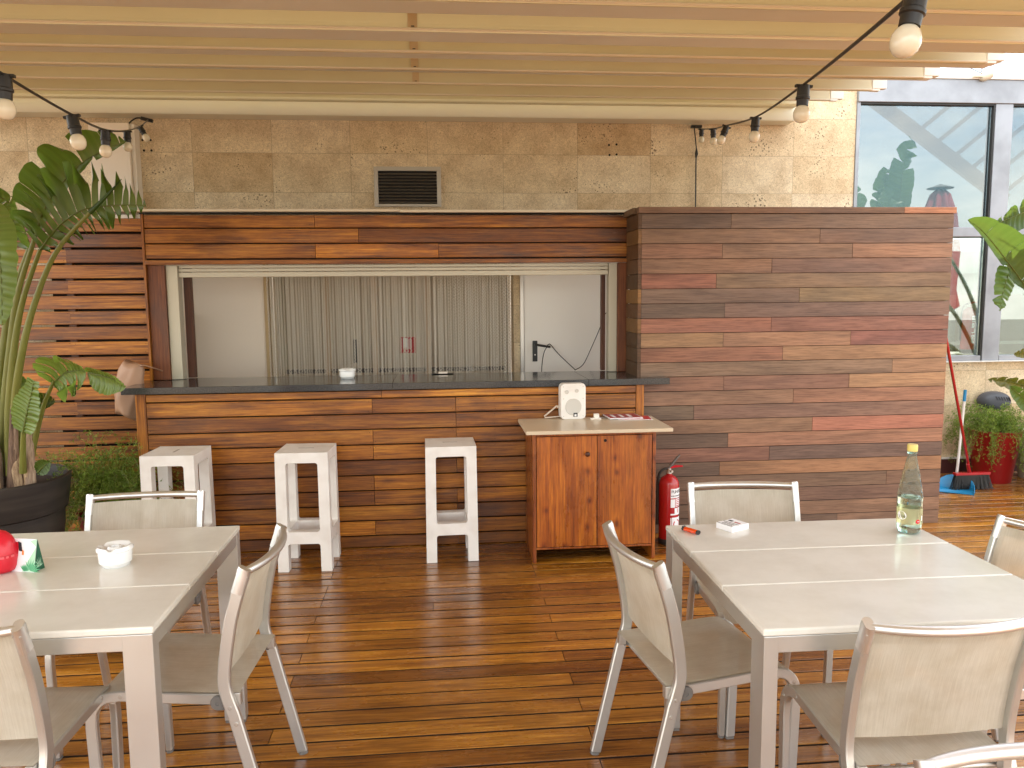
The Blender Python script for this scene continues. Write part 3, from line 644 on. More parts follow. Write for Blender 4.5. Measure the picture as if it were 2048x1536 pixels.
# interior
it = thing('interior_room', 'cream interior wall and floor seen through the lower window panes', 'room', (0, 0, 0))
a = MB(); a.box(3.0, 9.4, 6.66, 9.4, -.02, .0); a.build('floor', mat('interior_tile', (.30, .28, .25), .4), it)
a = MB(); a.box(3.2, 9.4, 8.2, 8.3, 0, 2.02); a.build('back_wall', mat('interior_plaster', (.66, .64, .58), .7), it)
a = MB(); x = P(1938, 600, 8.15).x; a.box(x-.12, x+.9, 8.12, 8.18, 0, 1.78); a.build('tan_panel', mat('tan_panel', (.38, .33, .26), .6), it)
a = MB(); a.box(3.5, 9.4, 7.6, 7.62, 1.55, 2.1); a.build('balustrade_pane', M['clear_pane'], it)
a = MB(); a.box(3.5, 9.4, 7.59, 7.63, 1.04, 1.07); a.build('handrail', M['alu'], it)
# glass lean-to roof inside
lr = thing('glass_roof', 'sloping white framed glass roof seen behind the upper window pane', 'roof', (0, 0, 0))
def beam(p, q, w_, h_, nm, mt, par):
    a = MB(); p = Vector(p); q = Vector(q); d = (q-p).normalized(); s_ = d.cross(Vector((0, 0, 1))).normalized()
    a.bar([p, q], w_, h_, s_, .1); return a.build(nm, mt, par)
M['roofbar'] = mat('white_blue_bar', (.82, .86, .90), .4)
pA = P(1735, 190, 7.6); pB = P(2010, 400, 7.6)
beam(pA, pB, .03, .065, 'hip_beam', M['roofbar'], lr)
for t in (.35, .47, .60, .72, .84, .96, 1.1, 1.24):
    q = pA.lerp(pB, t); beam(q, q+Vector((1.1, -.25, .95)), .018, .020, 'rafter', M['roofbar'], lr)
a = MB(); q1 = pA.lerp(pB, .1); q2 = pA.lerp(pB, 1.3); dv = Vector((1.1, -.25, .95)); a.face([q1, q2, q2+dv, q1+dv]); a.build('glazing', M['clear_pane'], lr)
# interior fire extinguisher
# skylight above the head beam
sl = thing('skylight', 'pale glass skylight rising above the window wall', 'skylight', (0, 0, 0))
a = MB(); a.face([(3.46, WY+.02, 3.36), (9.4, WY+.02, 3.36), (9.4, 8.6, 4.4), (3.46, 8.6, 4.4)]); a.build('glazing', M['sky_pane'], sl)
for x in (3.47, 4.35, 5.25, 6.15, 7.05, 7.95):
    beam((x, WY+.02, 3.372), (x, 8.6, 4.412), .022, .014, 'glazing_bar', M['roofbar'], sl)
# spotlight on the head beam
lp = P(1968, 150, WY-.06)
spt = thing('spotlight', 'weathered cream spotlight clipped on top of the window beam', 'lamp', (lp.x, WY-.05, 3.353))
a = MB(); a.lathe([(.012, -.05), (.035, -.03), (.04, .02), (.03, .05)], 16, T=Matrix.Rotation(R(70), 4, 'Y') @ Matrix.Rotation(R(20), 4, 'X'), o=(.02, 0, .0)); a.build('housing', M['ledge'], spt, smooth=40)
a = MB(); a.box(-.09, -.01, -.02, .02, -.012, .004); a.build('bracket', M['ledge'], spt)
a = MB(); a.tube([(-.02, 0, .02), (-.005, 0, .10)], .005, 6); a.build('peg', M['grey_plastic'], spt)
a = MB(); a.tube(smooth_curve([P(1905, 122, WY-.1), P(1945, 138, WY-.08), P(1965, 148, WY-.06)]), .004, 6); tag(a.build('lamp_wire', M['grey_plastic']), 'thin wire running from the canopy to the spotlight', 'wire')

# ------------------------------------------------------------------ canopy
cn = thing('retractable_canopy', 'cream pleated retractable canopy overhead', 'canopy', (0, 0, 0))
CX0, CX1 = -3.75, 2.95
ribs = [(.5, .14), (1.1, .14), (1.72, .14), (2.33, .14), (2.93, .145), (3.47, .15), (3.99, .10), (4.53, .055), (5.09, .035), (5.65, .03)]
def zb(y): return 2.259 + .125*y
for i, (y, wd) in enumerate(ribs):
    z = zb(y); ny = ribs[i+1][0] if i+1 < len(ribs) else 6.16
    # one pleat: front face hanging down, narrow belly, back face rising, top hop to the next
    a = MB(); hgt = .26; prof = [(y+.02, z+hgt), (y, z+.03), (y-.004, z+.006), (y+.008, z), (y+wd-.008, z+.002), (y+wd, z+.012), (y+wd+.03, z+hgt), (ny+.02, z+hgt+(zb(ny)-z))]
    for (ya_, za_), (yb_, zb_) in zip(prof[:-1], prof[1:]):
        a.face([(CX0, ya_, za_), (CX1-.10, ya_, za_), (CX1-.10, yb_, zb_), (CX0, yb_, zb_)])
    o = a.build('pleat', M['canvas'], cn, smooth=50)
    a = MB(); a.box(CX1-.098, CX1-.0, y-.004, y+wd, z+.014, z+.24); a.box(CX1-.098, CX1-.045, y-.002, y+wd-.002, z+.0, z+.0135); a.build('end_cap', M['white_trim'], cn, bevel=.002)
    if wd > .05:
        a = MB(); a.face([(CX0, y+.010, z-.0015), (CX1-.10, y+.010, z-.0015), (CX1-.10, y+wd-.010, z-.0005), (CX0, y+wd-.010, z-.0005)]); a.build('lightened_belly', M['canvas_lifted'], cn)  # underside overlay, paler colour makes up for the weak light from below
    a = MB(); a.tube([(CX0, y-.006, z+.006), (CX1-.1, y-.006, z+.006)], .006, 6); a.build('hem_rod', M['ledge'], cn, smooth=60)
# tape seam down the middle
M['tape'] = canvas('seam_tape', (.55, .42, .27), .05)
seam = [(816, 2), (823, 55), (826, 100), (828.5, 135), (830, 160), (832, 184)]
for i, (y, wd) in enumerate(ribs[3:9]):
    z = zb(y); x = P(seam[i][0], seam[i][1], y).x + .0
    hw = .020
    a = MB(); a.face([(x-hw, y-.009, z+.004), (x+hw, y-.009, z+.004), (x+hw, y+.012, z+.25), (x-hw, y+.012, z+.25)]); a.build('seam_tape', M['tape'], cn)
    a = MB(); a.box(x-.006, x+.008, y-.0145, y-.0125, z+.012, z+.016); a.build('stitch', M['ink'], cn)
# last folds and wall beam
a = MB()
for (y, z) in ((6.05, 3.028), (6.17, 3.045)):
    prof = [(y+.06, z+.2), (y, z+.01), (y+.02, z), (y+.09, z+.005)]
    for (ya_, za_), (yb_, zb_) in zip(prof[:-1], prof[1:]): a.face([(CX0, ya_, za_), (2.84, ya_, za_), (2.84, yb_, zb_), (CX0, yb_, zb_)])
a.build('pleat', M['canvas'], cn)
a = MB(); pr = [(6.39, 3.10), (6.26, 3.10), (6.232, 3.070), (6.228, 3.055), (6.236, 2.968), (6.246, 2.953), (6.39, 2.948)]
vs0 = [(CX0, y, z) for y, z in pr]; vs1 = [(2.93 if z > 3.03 else 2.86, y, z) for y, z in pr]; n_ = len(pr)
a.mesh(vs0+vs1, [(i, i+1, n_+i+1, n_+i) for i in range(n_-1)] + [(n_-1, 0, n_, 2*n_-1)] + [tuple(range(n_))[::-1], tuple(range(n_, 2*n_))])
a.build('wall_beam', mat('grey_green_paint', (.74, .73, .62), .35), cn, smooth=30)

# ------------------------------------------------------------------ festoon lights
M['bulb'] = mat('frosted_bulb', (.70, .66, .53), .22, Coat_Weight=.5, Subsurface_Weight=.4, Subsurface_Radius=(.05, .05, .04))
def festoon(label, pts, cable_pts, hook):
    t = thing('festoon_lights', label, 'string lights', (0, 0, 0), group='festoon strings under the canopy')
    a = MB(); a.tube(smooth_curve(cable_pts, 8), .0042, 6); a.build('cable', M['black_plastic'], t, smooth=60)
    for (p, tilt, ax) in pts:
        p = Vector(p); T = Matrix.Translation(p) @ Matrix.Rotation(R(tilt), 4, 'Y' if ax else 'X')
        s_ = MB(); s_.lathe([(.010, .012), (.016, .010), (.017, -.004), (.0175, -.02), (.0195, -.022), (.0195, -.028), (.0165, -.030), (.016, -.046)], 18)
        s_.box(-.024, .024, -.006, .006, .004, .011); so_ = s_.build('socket', M['black_plastic'], t, smooth=35); so_.matrix_local = T
        b_ = MB(); b_.lathe([(.0125, -.0465), (.018, -.052), (.0222, -.062), (.0228, -.071), (.0205, -.081), (.0145, -.089), (.006, -.0925)], 24, caps=(False, True)); b_.build('bulb', M['bulb'], so_, smooth=60)
    a = MB(); hook(a); a.build('plug', M['black_plastic'], t)
    return t
BR = [((1833, -8), 1.20, 12, 1), ((1607, 178), 2.2, 3, 1), ((1511, 240), 3.3, 3, 1), ((1452, 256), 4.2, 22, 1), ((1426, 261), 5.1, -4, 1), ((1403, 261), 6.1, 0, 1)]
ptsR = [(P(px, py, y)-Vector((0, 0, 0)), tl, ax) for (px, py), y, tl, ax in BR]
anc = P(1392, 254, 6.33)
cabR = [P(2250, -420, .72), P(1833, -18, 1.2)] + [p+Vector((0, 0, .012)) for p, _, _ in ptsR[1:]] + [anc]
cabR2 = cabR[:1] + [P(1990, -170, .95)] + cabR[1:]
def hkR(a):
    a.box(anc.x-.035, anc.x+.05, 6.33, 6.36, anc.z-.005, anc.z+.016)
    b0 = anc+Vector((0, .04, 0)); a.tube([b0, P(1393, 300, 6.37)], .005, 6); a.tube([P(1393, 297, 6.37), P(1393, 308, 6.37), P(1392, 316, 6.37)], [.006, .014, .006], 8); a.tube([P(1392, 316, 6.37), P(1391, 420, 6.37)], .006, 6)
festoon('festoon lights rising from the limestone to the upper right over the wood screen', ptsR, cabR, hkR)
BL = [((8, 158), 2.0, 2, 1), ((145, 238), 2.55, -10, 1), ((211, 266), 3.25, 3, 1), ((254, 266), 4.3, 0, 1), ((281, 256), 5.4, -28, 1)]
ptsL = [(P(px, py, y), tl, ax) for (px, py), y, tl, ax in BL]
ancL = P(296, 240, 6.30)
cabL = [P(-260, -30, 1.3), P(8, 150, 2.0)] + [p+Vector((0, 0, .012)) for p, _, _ in ptsL[1:]] + [ancL]
def hkL(a):
    T = Matrix.Translation(ancL) @ Matrix.Rotation(R(14), 4, 'Y'); a.box(-.05, .035, -.012, .012, -.012, .012, T=T)
    a.tube(smooth_curve([P(258, 247, 6.3), P(264, 241, 6.3), P(274, 236, 6.3), P(288, 237, 6.3)]), .006, 6)
festoon('festoon lights with tilted last bulb over the big leaves at left', ptsL, cabL, hkL)

# ------------------------------------------------------------------ bar stools
def stool_mesh():
    a = MB(); hw = .150; lw = .060
    # one moulded body: four frames with rounded openings, built as extruded outline per side
    def side(T):
        def rr(x0, x1, z0, z1, r, rounds):
            # rounded polygon; rounds: bl, br, tr, tl flags
            pts = []
            for (cx, cz, a0, fl) in ((x0, z0, 180, rounds[0]), (x1, z0, 270, rounds[1]), (x1, z1, 0, rounds[2]), (x0, z1, 90, rounds[3])):
                sx = 1 if cx == x0 else -1; sz = 1 if cz == z0 else -1
                if fl:
                    for k in range(5):
                        an = R(a0 + k*22.5); pts.append((cx+sx*r + r*math.cos(an), cz+sz*r + r*math.sin(an)))
                else: pts.append((cx, cz))
            return pts
        return rr
    return a
def build_stool(label, loc, rz, slot):
    t = thing('bar_stool', label, 'stool', loc, rz, 'white bar stools in front of the bar')
    bm = bmesh.new()
    def addbox(x0, x1, y0, y1, z0, z1):
        r = bmesh.ops.create_cube(bm, size=1); 
        bmesh.ops.scale(bm, vec=(x1-x0, y1-y0, z1-z0), verts=r['verts']); bmesh.ops.translate(bm, vec=((x0+x1)/2, (y0+y1)/2, (z0+z1)/2), verts=r['verts'])
    me = bpy.data.meshes.new('body')
    # outline grid: voxel-like welded quads so that the bevel rounds inner corners
    xs = [-.150, -.090, .090, .150]; zs = [0, .165, .235, .640, .700]
    def solid(i, j, k):   # cell of x,y (3x3) and z (4)
        edge_x = i in (0, 2); edge_y = j in (0, 2)
        if k == 3: return True
        if k == 1: return (edge_x or edge_y)
        return edge_x and edge_y
    vid = {}; V = []; F = []
    def vert(i, j, k):
        if (i, j, k) not in vid:
            x, y, z = xs[i], xs[j], zs[k]; tp = 1.0 + .035*(1-z/.7); vid[(i, j, k)] = len(V); V.append((x*tp, y*tp, z))
        return vid[(i, j, k)]
    for i in range(3):
        for j in range(3):
            for k in range(4):
                if not solid(i, j, k): continue
                for (di, dj, dk, cs) in ((1, 0, 0, ((1, 0, 0), (1, 1, 0), (1, 1, 1), (1, 0, 1))), (-1, 0, 0, ((0, 0, 0), (0, 0, 1), (0, 1, 1), (0, 1, 0))), (0, 1, 0, ((0, 1, 0), (0, 1, 1), (1, 1, 1), (1, 1, 0))),
                                     (0, -1, 0, ((0, 0, 0), (1, 0, 0), (1, 0, 1), (0, 0, 1))), (0, 0, 1, ((0, 0, 1), (1, 0, 1), (1, 1, 1), (0, 1, 1))), (0, 0, -1, ((0, 0, 0), (0, 1, 0), (1, 1, 0), (1, 0, 0)))):
                    ni, nj, nk = i+di, j+dj, k+dk
                    if 0 <= ni < 3 and 0 <= nj < 3 and 0 <= nk < 4 and solid(ni, nj, nk): continue
                    F.append([vert(i+a_, j+b_, k+c_) for a_, b_, c_ in cs])
    me.from_pydata(V, [], F); bm.free(); bm = bmesh.new(); bm.from_mesh(me)
    bmesh.ops.recalc_face_normals(bm, faces=bm.faces)
    bmesh.ops.dissolve_limit(bm, angle_limit=R(1), verts=bm.verts, edges=bm.edges)
    inner = []
    for e in bm.edges:
        if len(e.link_faces) == 2 and not e.is_convex and e.calc_length() > .02: inner.append(e)
    bmesh.ops.bevel(bm, geom=inner, offset=.014, segments=4, affect='EDGES', profile=.5, clamp_overlap=True)
    bm.to_mesh(me); bm.free(); me.materials.append(M['white_plastic'])
    o = bpy.data.objects.new('body', me); col.objects.link(o); o.parent = t
    b = o.modifiers.new('bevel', 'BEVEL'); b.width = .005; b.segments = 3; b.limit_method = 'ANGLE'; b.angle_limit = R(50)
    for p in me.polygons: p.use_smooth = True
    try: me.set_sharp_from_angle(angle=R(35))
    except Exception: pass
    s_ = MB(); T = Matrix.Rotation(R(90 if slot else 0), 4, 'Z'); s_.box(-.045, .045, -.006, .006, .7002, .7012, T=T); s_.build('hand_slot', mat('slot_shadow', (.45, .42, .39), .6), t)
    return t
def stool_at(fl, fr, label, slot, extra=0):
    a_ = PZ(*fl, .70); b_ = PZ(*fr, .70); d = (b_-a_); an = math.atan2(d.y, d.x); u = Vector((math.cos(an), math.sin(an), 0)); v = Vector((-u.y, u.x, 0))
    mid = (a_+b_)/2 + v*.15; print('stool', label[:12], d.length, mid, math.degrees(an))
    return build_stool(label, (mid.x, mid.y, 0), an+extra, slot)
stool_at((278, 913), (387, 911), 'white plastic bar stool nearest the feathery fern', True)
stool_at((550, 907), (653, 905), 'white plastic bar stool in the middle of the three', False)
stool_at((853, 895), (950, 892), 'white plastic bar stool nearest the wooden cabinet', False)

# ------------------------------------------------------------------ cabinet
CBX0, CBX1, CBY = .525, 1.262, 4.485
cab = thing('cabinet', 'worn orange varnished two door cabinet against the bar', 'cabinet', (0, 0, 0))
a = MB(); a.box(CBX0, CBX0+.020, CBY, 4.86, 0, .7885, .2); a.build('side_panel', M['cab_wood'], cab, bevel=.003)
a = MB(); a.box(CBX1-.020, CBX1, CBY, 4.86, 0, .7885, .5); a.build('side_panel', M['cab_wood'], cab, bevel=.003)
a = MB(); a.box(CBX0+.0205, CBX1-.0205, CBY, CBY+.02, .762, .7885, .4); a.box(CBX0+.0205, CBX1-.0205, CBY+.001, CBY+.02, .080, .092, .3); a.build('front_rail', M['cab_wood'], cab, bevel=.002)
a = MB(); a.box(CBX0+.021, CBX1-.021, 4.84, 4.855, .08, .775); a.box(CBX0+.021, CBX1-.021, CBY+.022, 4.84, .08, .095); a.build('back_panel', M['dark'], cab)
xm = (CBX0+CBX1)/2 + .015
for x0_, x1_, rr_ in ((CBX0+.024, xm-.002, .72), (xm+.002, CBX1-.024, .62)):
    a = MB(); a.box(x0_, x1_, CBY+.001, CBY+.02, .095, .759, rr_); d = a.build('door', M['cab_wood'], cab, bevel=.0015)
    if x0_ < .8:
        k_ = MB(); T = Matrix.Translation((xm-.062, CBY, .655)) @ Matrix.Rotation(R(90), 4, 'X'); k_.lathe([(.006, 0), (.006, .012), (.014, .018), (.015, .025), (.009, .031), (.002, .032)], 16, T=T); k_.build('knob', M['post_wood'], d, smooth=50)
    else:
        k_ = MB(); T = Matrix.Translation((xm+.048, CBY, .730)) @ Matrix.Rotation(R(90), 4, 'X'); k_.lathe([(.009, -.001), (.009, .001)], 14, T=T); k_.build('knob_hole', M['dark'], d)
sl_ = MB(); p1 = PZ(1059, 862, .812); p2 = PZ(1343, 851, .812); p3 = PZ(1301, 830, .812); p4 = PZ(1039, 837, .812); print('slab', p1, p2, p3, p4)
sl_.mesh([(p.x, p.y, z) for z in (.790, .811) for p in (Vector((.478, 4.385, 0)), Vector((1.335, 4.385, 0)), Vector((1.335, 4.865, 0)), Vector((.478, 4.865, 0)))], [(3, 2, 1, 0), (4, 5, 6, 7), (0, 1, 5, 4), (1, 2, 6, 5), (2, 3, 7, 6), (3, 0, 4, 7)])
sl_.build('top_board', mat('chipped_cream_laminate', (.66, .55, .40), .28), cab, bevel=.003)
TZ = .811
# speaker
spk = thing('speaker', 'small white loudspeaker with black badge standing on the cabinet', 'speaker', (0, 0, 0))
s0 = PZ(1146, 838, TZ); spk.location = (s0.x, s0.y, TZ); spk.rotation_euler = (0, 0, R(4))
def rrect(w_, z0, z1, r, n=6):
    o_ = []
    for cx, cz, a0 in ((w_-r, z0+r, 270), (w_-r, z1-r, 0), (-w_+r, z1-r, 90), (-w_+r, z0+r, 180)):
        for k in range(n+1): an = R(a0+90*k/n); o_.append((cx+r*math.cos(an), cz+r*math.sin(an)))
    return o_
def slabprof(a, outl, y0, y1, sc0=1, sc1=1, cz=.11):
    n = len(outl); vs = [(x*sc0, y0, cz+(z-cz)*sc0) for x, z in outl] + [(x*sc1, y1, cz+(z-cz)*sc1) for x, z in outl]
    a.mesh(vs, [(i, (i+1) % n, n+(i+1) % n, n+i) for i in range(n)] + [tuple(range(n))[::-1], tuple(range(n, 2*n))])
a = MB(); ol = rrect(.080, .0, .225, .026); slabprof(a, ol, -.010, .0, .985, 1); slabprof(a, ol, .0, .05, 1, 1); slabprof(a, ol, .0505, .135, .99, .80); a.build('housing', M['white_plastic'], spk, smooth=40)
gm = mat('speaker_grille', (.60, .58, .54), .7)
for (x, z, r) in ((0, .078, .052), (-.042, .172, .013), (.022, .178, .012)):
    a = MB(); a.lathe([(r, 0), (r*.97, .003), (r*.3, .001), (.002, .0015)], 32, T=Matrix.Translation((x, -.0105, z)) @ Matrix.Rotation(R(90), 4, 'X')); a.build('grille', gm, spk, smooth=50)
for (x, z) in ((-.062, .205), (.062, .205), (-.062, .13), (.062, .13), (-.062, .02), (.062, .02)):
    a = MB(); a.lathe([(.003, 0), (.003, .001)], 8, T=Matrix.Translation((x, -.0105, z)) @ Matrix.Rotation(R(90), 4, 'X')); a.build('screw', M['steel'], spk)
a = MB(); a.box(-.0, .026, -.0135, -.0105, .016, .041); bd = a.build('badge', M['ink'], spk)
a = MB(); a.lathe([(.0075, 0), (.0075, .001)], 16, T=Matrix.Translation((.013, -.0137, .027)) @ Matrix.Rotation(R(90), 4, 'X'), sy=.7); a.box(.006, .0185, -.015, -.0137, .019, .0265); a.build('mark', M['paper'], bd)
a = MB(); a.tube([(-.075, .05, .012), (-.165, .06, .006), (-.165, .09, .010), (-.09, .07, .075), (-.078, .06, .07)], (.0035, .012), 6); a.build('bracket', M['cream'], spk)
# socket adapter
o_ = PZ(1192, 838, TZ)
ad_ = thing('plug_adapter', 'small white electrical plug lying on the cabinet top', 'plug', (o_.x, o_.y, TZ))
a = MB(); a.box(-.036, .03, -.02, .02, 0, .008); a.box(-.014, .018, -.014, .014, .008, .034); a.build('body', M['white_paint'], ad_, bevel=.003)
a = MB(); a.tube([(.03, 0, .006), (.055, .004, .006), (.08, .012, .004)], .003, 6); a.build('lead', M['grey_plastic'], ad_)
# menus
def sheet(name, label, cat, p, rz, w_, l_, z, th, colm, group=None):
    t = thing(name, label, cat, (p.x, p.y, z), rz, group)
    a = MB(); a.box(-w_/2, w_/2, -l_/2, l_/2, 0, th); a.build('pages', M['paper'], t)
    a = MB(); a.box(-w_/2+.006, w_/2-.006, -l_/2+.006, l_/2-.006, th+.0002, th+.0008); a.build('cover_print', colm, t)
    for i in range(3):
        a = MB(); a.box(-w_*.35+i*w_*.25, -w_*.25+i*w_*.25, -l_*.3, l_*.3, th+.001, th+.0013); a.build('print_line', M['paper'], t)
    return t
sheet('menu', 'lower red menu leaflet sticking out on the cabinet top', 'menu', PZ(1268, 836, TZ), R(-6), .21, .15, TZ+.0005, .002, M['red_plastic'])
sheet('menu', 'upper dusty red menu booklet lying on the cabinet top', 'menu', PZ(1245, 833, TZ+.006), R(3), .21, .17, TZ+.0042, .006, mat('dusty_red_cover', (.36, .05, .07), .4))

# ------------------------------------------------------------------ fire extinguisher
def extinguisher(label, loc, s=1.0, rz=0):
    t = thing('fire_extinguisher', label, 'fire extinguisher', loc, rz)
    a = MB(); a.lathe([(.060, 0), (.066, .004), (.066, .030), (.063, .034)], 28); a.build('base_ring', M['black_plastic'], t, smooth=40)
    a = MB(); a.lathe([(.062, .0345), (.064, .038), (.064, .385), (.060, .405), (.048, .425), (.030, .438), (.018, .444), (.018, .452)], 36); b = a.build('cylinder', M['red_paint'], t, smooth=45)
    # label wrapped round the front
    def wrap(z0, z1, a0, a1, mt, rr=.0646, nm='label'):
        q = MB(); n = 10
        for k in range(n):
            u0 = R(a0+(a1-a0)*k/n); u1 = R(a0+(a1-a0)*(k+1)/n)
            q.face([(rr*math.sin(u0), -rr*math.cos(u0), z0), (rr*math.sin(u1), -rr*math.cos(u1), z0), (rr*math.sin(u1), -rr*math.cos(u1), z1), (rr*math.sin(u0), -rr*math.cos(u0), z1)])
        return q.build(nm, mt, b)
    wrap(.305, .365, -6, 68, M['paper']); wrap(.245, .298, -6, 20, M['paper']); wrap(.248, .300, 24, 70, M['paper'])
    wrap(.195, .205, -6, 68, M['paper']); wrap(.205, .240, 18, 68, M['paper']); wrap(.095, .180, 2, 68, M['paper']); wrap(.10, .178, -6, -1, M['paper'])
    for i in range(4): wrap(.252+i*.012, .257+i*.012, 27, 66, M['red_ink'], .0650, 'label_line')
    wrap(.208, .236, 40, 46, M['red_ink'], .0650, 'label_line')
    rg = MB(); n = 24
    for k in range(n):
        u0 = 2*math.pi*k/n; u1 = 2*math.pi*(k+1)/n; pts = []
        for r_, u in ((.030, u0), (.030, u1), (.023, u1), (.023, u0)):
            an = (r_*math.cos(u))/.0652 + R(36); pts.append((.0653*math.sin(an), -.0653*math.cos(an), .135+r_*math.sin(u)))
        if not 5 < k < 9: rg.face(pts)
    rg.build('label_ring', M['red_ink'], b)
    T = Matrix.Rotation(R(30), 4, 'Z') @ Matrix.Translation((0, -.0652, .352)) @ Matrix.Rotation(R(90), 4, 'X')
    for i, ch in enumerate('PUNTO'):
        T = Matrix.Rotation(R(3+i*13.5), 4, 'Z') @ Matrix.Translation((0, -.0652, .345)) @ Matrix.Rotation(R(90), 4, 'X'); text_mesh(ch, .026, M['ink'], b, T)
    for i in range(7):
        T = Matrix.Rotation(R(0+i*9.5), 4, 'Z'); q = MB(); q.box(-.004, .004, -.0656, -.0652, .316, .322, T=T); q.build('small_print', M['ink'], b)
    a = MB(); a.lathe([(.017, .452), (.017, .470), (.013, .472), (.013, .485)], 20); a.tube([(0, 0, .470), (.012, -.028, .468)], .009, 10); a.build('valve', M['steel'], t, smooth=40)
    a = MB(); a.tube([(-.005, 0, .484), (.01, 0, .50), (.05, -.005, .555), (.068, -.005, .570)], [(.008, .011), (.008, .012), (.007, .010), (.004, .006)], 10); a.build('handle', M['grey_plastic'], t, smooth=60)
    a = MB(); a.tube([(.0, 0, .486), (.04, -.004, .497), (.085, -.006, .497)], [(.006, .010), (.008, .012), (.005, .009)], 8); a.build('lever', M['red_plastic'], t, smooth=60)
    a = MB(); a.tube(smooth_curve([(-.012, 0, .482), (-.035, 0, .480), (-.062, .0, .455), (-.072, .005, .40), (-.072, .01, .30), (-.072, .01, .12)]), .008, 8); a.build('hose', M['black_plastic'], t, smooth=60)
    return t
e0 = PZ(1337, 1086, 0)
extinguisher('red fire extinguisher on the deck between cabinet and wood screen', (1.432, 4.78, 0))
extinguisher('red fire extinguisher inside the building behind the window pane', (P(1937, 640, 7.35).x, 7.35, P(1937, 705, 7.35).z))
a = MB(); xx = P(1937, 640, 7.35).x; a.box(xx-.25, xx+.3, 7.2, 7.5, 0, P(1937, 705, 7.35).z-.001); tag(a.build('low_cupboard', M['cream2']), 'cream low cupboard inside the building under the extinguisher', 'cupboard')

# ------------------------------------------------------------------ tables
def table(label, x0, y0, rz, L1, L2):
    t = thing('dining_table', label, 'table', (x0, y0, 0), rz, 'square white topped tables')
    S = .885; Dp = .905; bw = Dp/3
    for i in range(3):
        a = MB(); a.box(.0, S, i*bw+.0012, (i+1)*bw-.0012, .7270, .747); o = a.build('top_board', M['tabletop'], t, bevel=.005); o.modifiers[0].segments = 3
    # apron
    a = MB(); a.box(.030+.0, S-.030, .004, .030, .6830, .7262); a.box(.030, S-.030, Dp-.030, Dp-.004, .6830, .7262)
    a.box(.004, .030, .031, Dp-.031, .6830, .7262); a.box(S-.030, S-.004, .031, Dp-.031, .6830, .7262); a.build('apron', M['alu'], t, bevel=.0015)
    for (x, y) in ((.0035, .0035), (S-.0035-L1, .0035), (.0035, Dp-.0035-L2), (S-.0035-L1, Dp-.0035-L2)):
        a = MB(); a.box(x-.001, x+L1+.001, y-.001, y+L2+.001, .012, .7265); l = a.build('leg', M['alu'], t, bevel=.0015)
        f_ = MB(); f_.box(x+.001, x+L1-.001, y+.001, y+L2-.001, 0, .0115); f_.build('foot', M['grey_plastic'], l)
    return t
TR = table('white three board table with the water bottle', .790, 1.812, R(-.8), .036, .080)
TL = table('white three board table with the ashtray and red egg', -1.632, 2.000, R(0.2), .074, .040)
TT = .747

